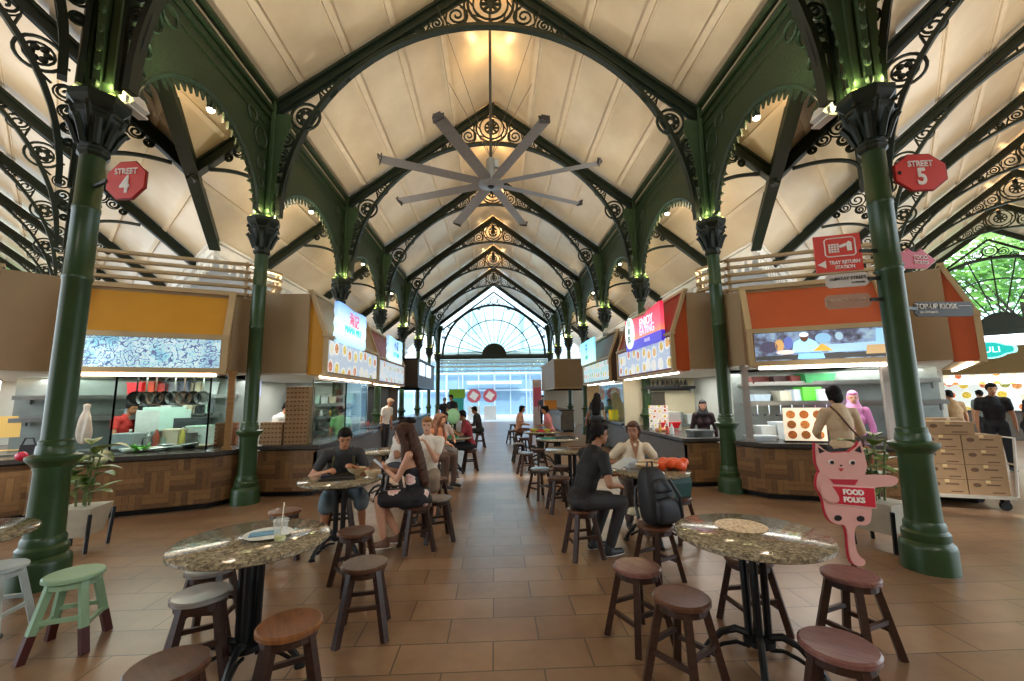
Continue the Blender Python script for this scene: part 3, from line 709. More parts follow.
tR, fR = nose_canopy('R', 'stall canopy with orange board over a lit chef photograph', M_ORANGE, m_photo())
u = U0['R']-.118                                                              # flat shapes of the lit photograph; v runs leftwards here
def flat(pts, hexc, st=.75, d=0):
    m = MB(); m.prism([(-a, b) for a, b in pts], (u-d, 0, 2.3), (0, 1, 0), (0, 0, 1), (-.003, 0, 0))
    o = m.build('picture_shape', emit(hexc, st), tf=fR); attach(o, tR); return o
el = lambda x, y, a, b, n=16: [(x+a*cos(2*PI*i/n), y+b*sin(2*PI*i/n)) for i in range(n)]
flat([(-.85, -.2), (.85, -.2), (.85, -.12), (-.85, -.14)], '4a4a48'); flat([(.1, -.12), (.85, -.1), (.84, .02), (.12, .0)], 'a8d0e8'); flat([(.55, -.16), (.84, -.16), (.84, -.03), (.57, -.03)], 'c8a878', d=.004)
flat([(-.36, -.1), (-.33, .05), (-.25, .1), (-.12, .1), (-.03, .04), (.02, -.1)], 'a8dcf4', .95, .004); flat(el(-.19, .12, .05, .065), '6a4634', .6, .006); flat(el(-.19, .165, .06, .035), 'f0f4f4', 1, .008)
flat([(-.1, -.09), (.03, .02), (.16, -.09)], 'd8a848', .9, .008); flat([(-.3, -.2), (.05, -.2), (.03, -.12), (-.28, -.12)], '8cc8ec', .9, .01); flat(el(.05, .1, .1, .08), '90c0e0', .7, .003); flat(el(.25, .12, .05, .06), 'a8c8dc', .7, .005)
flat(el(-.52, .02, .06, .09), 'e0b070', .7, .003); flat(el(-.4, .05, .06, .1), '6a78c0', .7, .005); flat(el(-.66, .0, .12, .09), '5c5870', .6, .003); flat([(.68, .0), (.8, .0), (.8, .2), (.7, .2)], '9cd0ec', .8, .004)
flat(el(-.45, -.09, .12, .035), 'f0d8d0', .9, .012)

# louvre screens above the nose canopies
for key, nm in (('L', 'yellow'), ('R', 'orange')):
    u0 = U0[key]; tf = TF[key]; f = lambda p, tf=tf: tf((lambda q: (q.x, q.y, p[2]))(wpt(p[0], p[1])))
    t = thing('louvre_screen', f((u0+.75, 0, 3.3)), 'beige louvre screen of level slats standing on the %s canopy' % nm, 'louvre screen', 'louvre screens')
    path = [(u0+1.1, -1.5), (u0+.62, -1.05), (u0+.62, 1.05), (u0+1.05, 1.5), (u0+2.1, 1.3)]
    for i in range(5):
        z = 3.42+i*.135; m = MB()
        for a, b in zip(path, path[1:]): m.bar((a[0], a[1], z), (b[0], b[1], z), .09, .045)
        attach(m.build('slat', M_BEIGE2, tf=f), t)
    for a in path[:4]:
        m = MB(); m.box((a[0]+.04, a[1]*.97, 3.65), (.05, .05, .75)); attach(m.build('upright', M_BATTEN, tf=f), t)

# posts and glass of the two noses
def post(key, uv, label, mat, z0=.84, z1=2.06, s=.09):
    q = wpt(*uv); p = TF[key]((q.x, q.y, z0)); m = MB(); m.box((0, 0, (z1-z0)/2), (s, s, z1-z0)); m.box((0, 0, .02), (s+.05, s+.05, .04)); m.box((0, 0, z1-z0-.03), (s+.03, s+.03, .06))
    o = m.build('stall_post', mat); o.location = p; o.rotation_euler = (0, 0, rad(22.5) if key == 'L' else -rad(22.5)); o['kind'] = 'thing'; tag(o, label, 'post', 'stall posts')
M_WPOST = wood('7a5632', '94703f', (3, 3, 16)); M_GPOST = plain('8c8680', .5, 0, .06)
post('L', (U0['L']+.12, -.92), 'brown timber post at the outer end of the stall glass under the yellow canopy', M_WPOST)
post('L', (U0['L']+.12, 1.0), 'brown timber post under the yellow canopy, next to the slatted crate', M_WPOST)
post('R', (U0['R']+.2, .98), 'grey post under the orange canopy, nearest the green column', M_GPOST)
post('R', (U0['R']+.05, -.8), 'grey post under the orange canopy, behind the woman at the counter', M_GPOST)
def pane(key, a, b, z0, z1, label, frame=M_CHROME, lean=0):
    a, b = tf2(key, a), tf2(key, b); d = (b-a).normalized(); n = Vector((-d.y, d.x))
    t = thing('glass_screen', (a.x, a.y, z0), label, 'glass screen', 'stall glass screens')
    A, B = Vector((a.x, a.y, z0)), Vector((b.x, b.y, z0)); up_ = Vector((n.x*lean, n.y*lean, z1-z0))
    m = MB(); m.loft([[A, B, B+up_, A+up_], [p+Vector((n.x*.008, n.y*.008, 0)) for p in (A, B, B+up_, A+up_)]]); attach(m.build('pane', M_GLASS), t)
    m = MB()
    for p, q in ((A, B), (A+up_, B+up_), (A, A+up_), (B, B+up_)): m.bar(p, q, .018, .018)
    attach(m.build('edge_strip', frame), t)
u0 = U0['L']
pane('L', wpt(u0+.15, -.84), wpt(u0+.15, -.42), .84, 2.0, 'narrow glass screen nearest the timber post, under the line drawing')
pane('L', wpt(u0+.15, -.42), wpt(u0+.15, .72), .84, 2.0, 'broad glass screen of the kitchen under the line drawing')
pane('L', wpt(u0+.15, .72), wpt(u0+.3, .96), .84, 2.0, 'angled glass screen beside the slatted crate under the yellow canopy')
pane('L', V2(-3.15, 7.55), V2(-3.15, 9.2), .84, 1.95, 'glass screen behind the tall carton stack, left of the aisle')
pane('L', V2(-3.15, 9.2), V2(-3.15, 10.7), .84, 1.95, 'glass screen in front of the green shirted cook, left of the aisle')
pane('R', V2(-3.65, 11.7), V2(-3.65, 14.5), .86, 1.95, 'glass screen over the far counter behind the yellow card')

# kitchen walls
M_KW = plain('c6ccc8', .35, .1, .06, 2); M_KST = plain('8d9896', .35, .5, .15, 3); M_CREAM = plain('cfc6a8', .5, 0, .06, 2)
def wallseg(key, a, b, z0, z1, mat, name, th=.06):
    a, b = tf2(key, a), tf2(key, b); m = MB(); m.bar((a.x, a.y, (z0+z1)/2), (b.x, b.y, (z0+z1)/2), th, z1-z0)
    return structure(m.build(name, mat))
for key in ('L', 'R'):
    u0 = U0[key]
    wallseg(key, wpt(u0+2.02, -2.3), wpt(u0+2.02, .95), 0, 2.06, M_KST, 'wall_kitchen')
    wallseg(key, V2(-5.25, 9.0), V2(-5.25, 16), 0, 3.4, M_KW, 'wall_stall_back')
    wallseg(key, V2(-5.2, 10.85), V2(-3.35, 10.85), 0, 2.06, M_KW if key == 'L' else M_CREAM, 'wall_stall_side')
for key in ('LL', 'RR'):
    wallseg(key, V2(-5.25, 9.0), V2(-5.25, 16), 0, 3.4, M_KW, 'wall_stall_back'); wallseg(key, V2(-5.2, 10.8), V2(-3.2, 10.8), 0, 2.06, M_KW, 'wall_stall_side')
wallseg('L', V2(-5.2, 15.6), V2(-3.5, 15.6), 0, 3.0, plain('3a332c', .6), 'wall_far_stall')
wallseg('R', V2(-5.2, 16.3), V2(-3.6, 16.3), 0, 3.0, plain('c8ac80', .6), 'wall_far_stall')
wallseg('R', V2(-5.2, 24.8), V2(-2.9, 24.8), 0, 2.0, plain('c0b4a0', .6), 'wall_far_stall')

# ------------------------------------------------------------------ lit shop signs
def blade(name, label, X, y0, y1, z0, z1, outline, mat, side):
    """sign standing along the aisle at X, facing it; outline in 0..1"""
    t = thing(name, (X, (y0+y1)/2, z0), label, 'sign')
    ax = Vector((0, 1, 0)) if side < 0 else Vector((0, -1, 0)); o = Vector((X, y0 if side < 0 else y1, z0)); L, Hh = y1-y0, z1-z0
    m = MB(); m.prism([(a*L, b*Hh) for a, b in outline], o, ax, (0, 0, 1), (.07*side, 0, 0)); attach(m.build('light_box', mat), t)
    P = lambda a, b: o+ax*(a*L)+Vector((-.012*side, 0, b*Hh))
    return t, P, ax
def m_grad(c0, c1, z0, z1, st):
    t = NT('lit_sign_face'); sp = t.n('ShaderNodeSeparateXYZ'); t.l(t.pos(), sp.inputs[0]); mr = t.n('ShaderNodeMapRange'); t.l(sp.outputs[2], mr.inputs[0]); mr.inputs[1].default_value = z0; mr.inputs[2].default_value = z1
    c = t.ramp(mr.outputs[0], c0 if isinstance(c0, list) else [(0, lin(c0)), (1, lin(c1))]); t.bsdf(c, .3, emit=c, es=st); return t.m
wav = [(.04, .0), (.96, .0), (1, .12), (.97, .3), (1, .45), (.97, .62), (1, .72), (.98, .98), (.85, 1), (.5, .95), (.15, 1), (.02, .98), (.0, .72), (.03, .62), (0, .45), (.03, .3), (0, .12)]
t, P, ax = blade('shop_sign', 'blue and white lit shop sign with wavy edges above the yellow-cheeked canopy', -2.86, 7.75, 9.5, 2.66, 3.42, wav, m_grad([(0, lin('a8d8f8')), (.3, lin('dcf8fc')), (.6, lin('c8e8fc')), (1, lin('6fa4ee'))], None, 2.66, 3.42, 1.0), -1)
attach(text('海記', .3, P(.52, .66), ax, (0, 0, 1), emit('d04a6a', .9)), t); attach(text('MAMA MEE', .2, P(.5, .38), ax, (0, 0, 1), emit('20b8b0', .9)), t)
t, P, ax = blade('shop_sign', 'pale blue lit shop sign on the rust red canopy left of the aisle', -3.0, 12.1, 13.9, 2.7, 3.42, wav, m_grad('d4f4f8', '8cc0f0', 2.7, 3.42, 1.0), -1)
attach(text('小菜', .3, P(.5, .66), ax, (0, 0, 1), emit('5060a0', .8)), t); attach(text('ZI CHAR', .2, P(.5, .3), ax, (0, 0, 1), emit('20b0b8', .9)), t)
rect = [(0, 0), (1, 0), (1, 1), (0, 1)]
t, P, ax = blade('shop_sign', 'pink and purple lit shop sign with a white oval, on the dark red canopy', 3.18, 7.75, 9.9, 2.62, 3.38, [(0, 0), (1, 0), (1, 1.0), (.72, .93), (.6, .86), (.3, .9), (0, .98)], m_grad([(0, lin('3a28b8')), (.26, lin('4a30c8')), (.28, lin('f08a60')), (.5, lin('ec5a78')), (1, lin('e82848'))], None, 2.62, 3.38, .9), 1)
m = MB(); m.prism(el(0, 0, .3, .36, 28), P(.17, .52)+Vector((-.0, 0, 0)), ax, (0, 0, 1), (-.02, 0, 0)); attach(m.build('oval_panel', emit('e8fcf4', 1.1)), t)
attach(text('日\n本\n料', .2, P(.17, .56)+Vector((-.025, 0, 0)), ax, (0, 0, 1), emit('205048', .5)), t)
attach(text('ENJOY', .26, P(.65, .66), ax, (0, 0, 1), emit('ffe8f0', 1.2)), t); attach(text('EATING', .24, P(.66, .42), ax, (0, 0, 1), emit('f0d8ff', 1.1)), t); attach(text('HOUSE', .1, P(.66, .14), ax, (0, 0, 1), emit('c0b8ff', .9)), t)
t, P, ax = blade('shop_sign', 'small pale aqua lit sign on the brown-boarded canopy, right of the aisle', 3.22, 13.4, 15.4, 2.72, 3.5, rect, m_grad('c8f4f0', '80d8f0', 2.7, 3.45, 1.05), 1)
attach(text('牛', .42, P(.5, .62), ax, (0, 0, 1), emit('3070b0', .8)), t); attach(text('BEEF', .2, P(.5, .25), ax, (0, 0, 1), emit('2aa080', .8)), t)

# ------------------------------------------------------------------ signs on the two front columns
def board(name, label, ctr, ax, pts, mat, th=.02, edge=None, col=None, arm=None):
    """flat hanging board; pts in board units (x along ax, y up); returns thing and a point maker"""
    ax = Vector(ax).normalized(); az = ax.cross(Vector((0, 0, 1))); ctr = Vector(ctr)
    t = thing(name, ctr, label, 'sign')
    m = MB(); m.prism(pts, ctr, ax, (0, 0, 1), -az*th); attach(m.build('panel', mat), t)
    if edge:
        k, em = edge; m = MB(); m.prism([(a*k, b*k) for a, b in pts], ctr-az*(th*.25), ax, (0, 0, 1), -az*th*.6); attach(m.build('border', em), t)
    if arm is not None:
        m = MB(); m.bar(ctr+ax*arm[0]+Vector((0, 0, arm[1])), Vector((arm[2].x, arm[2].y, ctr.z+arm[1])), .03, .03); attach(m.build('arm', M_DARK), t)
    return t, (lambda a, b: ctr+ax*a+Vector((0, 0, b))+az*.004), ax
octo = [(.2*cos(rad(22.5+45*i)), .2*sin(rad(22.5+45*i))) for i in range(8)]
cL, cR = Vector((-4.0, 4.12, 0)), Vector((3.93, 3.88, 0))
def street(n, px, py, Y, col, s, word):
    c = gy(px, py, Y); ax = (1, .12*s, 0) if s < 0 else (1, -.1, 0)
    t, P, ax_ = board('street_sign', 'octagonal red street sign with a white number %s, hung beside the column' % word, c, ax, [(a*(1.05 if s < 0 else 1.28), b) for a, b in octo], M_REDSIGN, .03, (1.06, plain('8a2018', .5)), arm=(-.19, 0, col))
    attach(text('STREET', .085, P(0, .085), ax_, (0, 0, 1), M_LETTER, sx=.85, offset=.001), t); attach(text(n, .24, P(0, -.055), ax_, (0, 0, 1), M_LETTER, sx=.8, offset=.006), t)
street('4', 125.5, 180, 3.95, cL, -1, 'four'); street('5', 921, 172, 3.75, cR, 1, 'five')
ax = (1, -.35, 0)
c = gy(838, 253, 3.95)
t, P, axv = board('tray_return_sign', 'square red tray return sign with arrow, hung left of the right front column', c, ax, [(-.2, -.19), (.2, -.19), (.2, .19), (-.2, .19)], M_REDSIGN, .02, arm=(.18, 0, cR))
m = MB(); rr = [(.125*sx+.0, .0) for sx in (1,)]
loop = [Vector(P(.02+a, .06+b)) for a, b in ((-.13, -.075), (-.11, -.095), (.11, -.095), (.13, -.075), (.13, .075), (.11, .095), (-.11, .095), (-.13, .075))]
m.tube(loop, .006, 5, True); attach(m.build('icon_border', M_LETTER), t)
m = MB()
pp = lambda pts: m.prism(pts, P(.02, .06), axv, (0, 0, 1), axv.cross(Vector((0, 0, 1)))*.004)
for i in range(4):
    for j in range(4): pp([(-.1+i*.024, -.055+j*.024), (-.082+i*.024, -.055+j*.024), (-.082+i*.024, -.037+j*.024), (-.1+i*.024, -.037+j*.024)])
pp([(-.01, .015), (.05, .035), (.055, .015), (.04, .0), (0, -.01)]); pp([(.06, -.045), (.1, -.045), (.1, .04), (.075, .055), (.055, .03)])
attach(m.build('icon', M_LETTER), t); m = MB(); pp([(-.21, -.17), (-.135, -.13), (-.135, -.21)]); attach(m.build('arrow', M_LETTER), t)
attach(text('TRAY RETURN\nSTATION', .05, P(.045, -.125), axv, (0, 0, 1), M_LETTER, offset=.001, sx=.8), t)
def plate(name, label, px, py, w, h, mat, lines, lm, Y=3.95, axx=ax, colr=cR, rot=0):
    c = gy(px, py, Y); k = .2*h; q = [(-w/2+k, -h/2), (w/2-k, -h/2), (w/2, -h/2+k), (w/2, h/2-k), (w/2-k, h/2), (-w/2+k, h/2), (-w/2, h/2-k), (-w/2, -h/2+k)]
    t, P, av = board(name, label, c, axx, q, mat, .015, arm=((w/2-.01) if colr is not None and c.x < colr.x else -(w/2-.01), 0, colr))
    for s_, sz, x, y in lines: attach(text(s_, sz, P(x, y), av, (0, 0, 1), lm, sx=.9), t)
    return t
plate('wayfinding_sign', 'white wayfinding plate with dark lettering directly under the tray return sign', 847, 280, .36, .14, plain('c9c4bd', .5), [('SATAY STREET', .045, .03, .018), ('EXIT', .034, -.115, .012), ('OUTDOOR', .024, .09, -.03)], M_LETTERDK)
plate('wayfinding_sign', 'pale brown translucent wayfinding plate, lowest of the three beside the right column', 848, 301, .38, .14, plain('a8826a', .4), [('BOON TAT STREET', .038, .0, .01), ('EXIT', .03, -.14, .01)], plain('d8c0a8', .5))
plate('kiosk_sign', 'dark grey kiosk plate sticking out right of the right front column', 944, 309, .62, .15, plain('33332f', .5), [('TOP-UP KIOSK', .075, -.08, .025), ('SEE OPPOSITE', .034, -.17, -.035), ('———', .05, .22, .035)], M_LETTER, 4.0, (1, .0, 0))
c = gy(918, 260, 4.05)
t, P, av = board('arrow_sign', 'pink arrow-shaped sign with small ears, hung right of the right front column', c, (1, .05, 0), [(-.19, -.085), (.09, -.085), (.2, 0), (.09, .085), (.05, .12), (.01, .085), (-.05, .085), (-.09, .12), (-.13, .085), (-.19, .085)], M_PINKSIGN, .02, (1.07, plain('d88a90', .5)), arm=(-.18, -.05, cR))
attach(text('FOOD\nFOLKS', .055, P(.03, .0), av, (0, 0, 1), M_LETTER), t)
# ------------------------------------------------------------------ stools and tables
def stool_meshes(r=.157, h=.46, n=4):
    top = MB(); top.lathe([(0, h-.034), (r-.018, h-.034), (r, h-.026), (r, h-.008), (r-.01, h), (r*.6, h-.003), (0, h-.005)], (0, 0, 0), 32)
    legs = []
    for i in range(4):
        a = PI/4+i*PI/2; d = Vector((cos(a), sin(a), 0)); m = MB()
        m.bar(d*.115+Vector((0, 0, h-.035)), d*.215, .04, .04, (-d.y, d.x, 0)); legs.append(m)
    st = MB()
    for i in range(4):
        a, b = PI/4+i*PI/2, PI/4+(i+1)*PI/2; z = .16 if i % 2 else .21; q = lambda a: Vector((cos(a), sin(a), 0))*(.215-.1*z/(h-.035))+Vector((0, 0, z))
        st.bar(q(a), q(b), .022, .026)
    ap = MB(); ap.lathe([(.12, h-.07), (.135, h-.07), (.135, h-.038), (.12, h-.038)], (0, 0, 0), 20)
    return top, legs, st, ap
T_, Lg, St, Ap = stool_meshes()
def stool_kit(tm, lm):
    return T_.mesh('seat', tm, smooth=True), [l.mesh('leg', lm) for l in Lg], St.mesh('stretcher', lm), Ap.mesh('apron', lm)
M_GREYTOP = plain('7a7672', .2, 0, .1, 6); M_BLUEWHITE = plain('b4c2c4', .4, 0, .06)
KIT = {'dark': stool_kit(M_STOOLTOP, M_STOOL), 'orange': stool_kit(M_STOOLTOP2, M_STOOL), 'grey': stool_kit(M_GREYTOP, M_STOOL), 'rose': stool_kit(wood('5c3a34', '7c5650', (16, 2, 2), .25), M_STOOL),
       'mint': stool_kit(M_MINT, M_MINT), 'pale': stool_kit(M_BLUEWHITE, M_BLUEWHITE)}
def stool(kind, p, rz, label, group='wooden stools'):
    t = thing('round_stool', (p[0], p[1], 0), label, 'stool', group, rz); k = KIT[kind]
    put(k[0], t); [put(q, t) for q in k[1]]; put(k[2], t); put(k[3], t); return t
def table_meshes(R=.43, h=.75):
    top = MB(); top.lathe([(0, h-.034), (R-.012, h-.034), (R, h-.026), (R, h-.006), (R-.008, h), (0, h)], (0, 0, 0), 56)
    ri = MB(); ri.lathe([(R-.12, h-.06), (R-.1, h-.06), (R-.1, h-.03), (R-.12, h-.03)], (0, 0, 0), 40)
    for i in range(4): a = i*PI/2+PI/4; ri.bar((0, 0, h-.04), (.3*cos(a), .3*sin(a), h-.04), .045, .02)
    col = MB()
    for i in range(4): a = i*PI/2+PI/4; col.tube([Vector((.055*cos(a), .055*sin(a), h-.03)), Vector((.05*cos(a), .05*sin(a), .13))], .021, 8)
    col.lathe([(.085, .13), (.085, .16), (.03, .17), (.03, .12)], (0, 0, 0), 16); col.lathe([(.09, h-.06), (.09, h-.03), (0, h-.03)], (0, 0, 0), 16)
    feet = []
    for i in range(4):
        a = i*PI/2+PI/4; d = Vector((cos(a), sin(a), 0)); m = MB()
        m.tube([d*.05+Vector((0, 0, .17)), d*.12+Vector((0, 0, .185)), d*.2+Vector((0, 0, .15)), d*.265+Vector((0, 0, .08)), d*.3+Vector((0, 0, .025))], [.02, .022, .02, .019, .022], 8)
        m.tube([d*.05+Vector((0, 0, .1)), d*.12+Vector((0, 0, .11)), d*.19+Vector((0, 0, .085)), d*.25+Vector((0, 0, .05))], .012, 6); m.lathe([(.032, 0), (.032, .015), (.015, .03), (0, .03)], d*.3, 10); feet.append(m)
    return top.mesh('tabletop', M_GRAN, smooth=True), ri.mesh('underframe', M_BLACK), col.mesh('pedestal', M_BLACK, smooth=True), [f.mesh('foot', M_BLACK, smooth=True) for f in feet]
TK = table_meshes()
def table(p, label, rz=0, sc=1):
    t = thing('round_table', (p[0], p[1], 0), label, 'table', 'granite-topped tables', rz)
    for q in TK[:3]: put(q, t)
    for q in TK[3]: put(q, t)
    t.scale = (sc, sc, 1); return t
TB = {}
for key, px, py, lb, rz in (('R1', 750, 532, 'round granite table with a pale round print, before the pink cat board', .3), ('L1', 254, 538, 'round granite table with a clear cup and paper plate on it', .9),
        ('L2', 341, 478, 'round granite table between the man eating and the woman with a phone', .2), ('L3', 386, 450, 'bare round table beside the grey counter, behind the woman with a phone', .5),
        ('R2', 650, 470, 'round granite table with bowls where the man in black sits', .7), ('R3', 572, 449, 'empty round table just behind the man in black', .1), ('R4', 557, 438, 'round table with dark trays, second behind the man in black', .4),
        ('R5', 541, 431.5, 'far round table between the two women on the right of the aisle', .4), ('L4', 452, 437, 'round table between the blond man and the man in a dark red shirt', .2), ('L0', -58, 536, 'round table cut by the frame, beside the mint green stool', .3)):
    p = gz(px, py, .75); TB[key] = p; table(p, lb, rz)
STOOLS = [('mint', 75, 572, .35, 'mint green painted stool with dark leg ends beside the front left column'), ('pale', -3, 566, .2, 'pale painted stool cut by the frame beside the mint green one'),
    ('grey', 202, 592, .5, 'stool with a grey shiny seat in front of the table with the clear cup'), ('grey', 212, 566, .1, 'stool half hidden behind the one with a grey shiny seat'),
    ('dark', 168, 664, .9, 'dark brown stool cut by the bottom of the frame, nearest on the left'), ('orange', 290, 622, .5, 'honey brown stool in front of the table with the clear cup'),
    ('orange', 285, 510, .3, 'low lit stool showing behind the clear cup, left of the man eating'), ('dark', 365, 562, .2, 'dark stool in front of the table of the man eating, the nearer of the two'), ('dark', 356, 530, .7, 'dark stool tucked under the edge of the table of the man eating'),
    ('rose', 637, 565, .4, 'reddish stool between the backpack and the dark stool'), ('dark', 681, 595, .6, 'dark brown stool left of the table with the pale round print'), ('rose', 850, 573, .35, 'reddish brown stool standing under the pink cat board'),
    ('rose', 838, 643, .8, 'reddish brown stool nearest the camera on the right'), ('dark', 748, 556, .1, 'dark stool behind the table with the pale round print'),
    ('dark', 677, 496, .4, 'dark stool under the teal bag, right of the seated couple'), ('grey', 540, 468, .5, 'grey-topped stool in the aisle left of the man in black'), ('dark', 559, 477, .1, 'dark stool right behind the back of the man in black'),
    ('dark', 562, 466, .6, 'dark stool at the empty table, left of its pedestal'), ('grey', 526, 452, .2, 'grey-topped stool on the aisle, second behind the man in black'), ('dark', 538, 449, .7, 'dark stool at the table with dark trays'),
    ('grey', 519, 443, .1, 'grey-topped stool on the aisle, third behind the man in black'), ('dark', 524, 437.5, .4, 'dark stool on the aisle in front of the far seated woman'), ('dark', 512, 430, .4, 'small far stool on the right edge of the aisle'), ('dark', 513, 424, .1, 'smallest far stool on the right edge of the aisle'),
    ('grey', 438, 497, .3, 'grey-topped stool just right of the woman with the phone'), ('dark', 436, 478, .6, 'dark stool in the shade beyond the woman with the phone'), ('dark', 449, 453, .2, 'dark stool left of the one under the man in dark red')]
for kd, px, py, rz, lb in STOOLS: stool(kd, gz(px, py, .46), rz, lb)
lt = bpy.data.objects['round_stool']                                   # the mint stool's dark dipped leg ends
for i in range(4):
    a = PI/4+i*PI/2; d = Vector((cos(a), sin(a), 0)); m = MB(); m.bar(d*(.215-.1*.15/.425)+Vector((0, 0, .15)), d*.216, .043, .043, (-d.y, d.x, 0)); o = put(m.mesh('leg_end', plain('4a1c18', .4)), lt.children[1+i]); o['label'] = 'dark red-brown leg end'

# ------------------------------------------------------------------ people
def bake(mb, mods, name, mat):
    me = mb.mesh('tmp', mat); ob = bpy.data.objects.new('tmp', me); COL.objects.link(ob)
    for kd, kw in mods:
        md = ob.modifiers.new(kd, kd)
        for k, v in kw.items(): setattr(md, k, v)
    dg = bpy.context.evaluated_depsgraph_get(); r = bpy.data.meshes.new_from_object(ob.evaluated_get(dg)); bpy.data.objects.remove(ob); bpy.data.meshes.remove(me)
    r.name = name; r.polygons.foreach_set('use_smooth', [True]*len(r.polygons)); r.materials.clear(); r.materials.append(mat); return r
def blob(mb, voxel, name, mat, it=3): return bake(mb, [('REMESH', dict(mode='VOXEL', voxel_size=voxel)), ('SMOOTH', dict(factor=.5, iterations=it))], name, mat)
def cap(m, a, b, ra, rb, n=12):
    a, b = Vector(a), Vector(b); d = (b-a); l = d.length; d.normalize(); pts, rs = [], []
    for i in range(5): w = -PI/2+PI/2*i/4; pts.append(a+d*(ra*sin(w)*.98)); rs.append(max(.002, ra*cos(w)))
    for i in range(5): w = PI/2*i/4; pts.append(b+d*(rb*sin(w)*.98)); rs.append(max(.002, rb*cos(w)))
    m.tube(pts, rs, n)
def hand(m, w, d, n, curl, s, k=1.0):
    """w wrist, d along the hand, n palm normal (out of the palm), s +1/-1 thumb side"""
    d, n = Vector(d).normalized(), Vector(n); n = (n-d*n.dot(d)).normalized(); x = d.cross(n)*s
    Mx = Matrix((x, d, n)).transposed(); m.ell(w+d*.05*k, (.04*k, .052*k, .017*k), Mx, 12, 8)
    for i, (o, l) in enumerate(((.029, .068), (.010, .078), (-.010, .072), (-.028, .056))):
        p = w+d*.085*k+x*(o*k); q = p; a = 0
        for j, f in enumerate((.42, .33, .25)):
            a += curl*(.75 if j == 0 else 1.0)+.05*i; v = d*cos(a)+n*sin(a); e = q+v*(l*f*k); cap(m, q, e, (.0095-.001*j)*k, (.0088-.001*j)*k, 8); q = e
    p = w+d*.03*k+x*.034*k; v = (x*.75+d*.6+n*.35).normalized(); e = p+v*.035*k; cap(m, p, e, .0115*k, .0105*k, 8); v2 = (d*.9+x*.15+n*(.3+curl*.4)).normalized(); cap(m, e, e+v2*.035*k, .0105*k, .0085*k, 8)
def ik(a, t, l1, l2, hint):
    a, t = Vector(a), Vector(t); d = t-a; L = min(d.length, l1+l2-.003); d.normalize(); x = (l1*l1-l2*l2+L*L)/(2*L); h = math.sqrt(max(0, l1*l1-x*x))
    hint = Vector(hint); u = (hint-d*hint.dot(d)).normalized(); return a+d*x+u*h, a+d*L
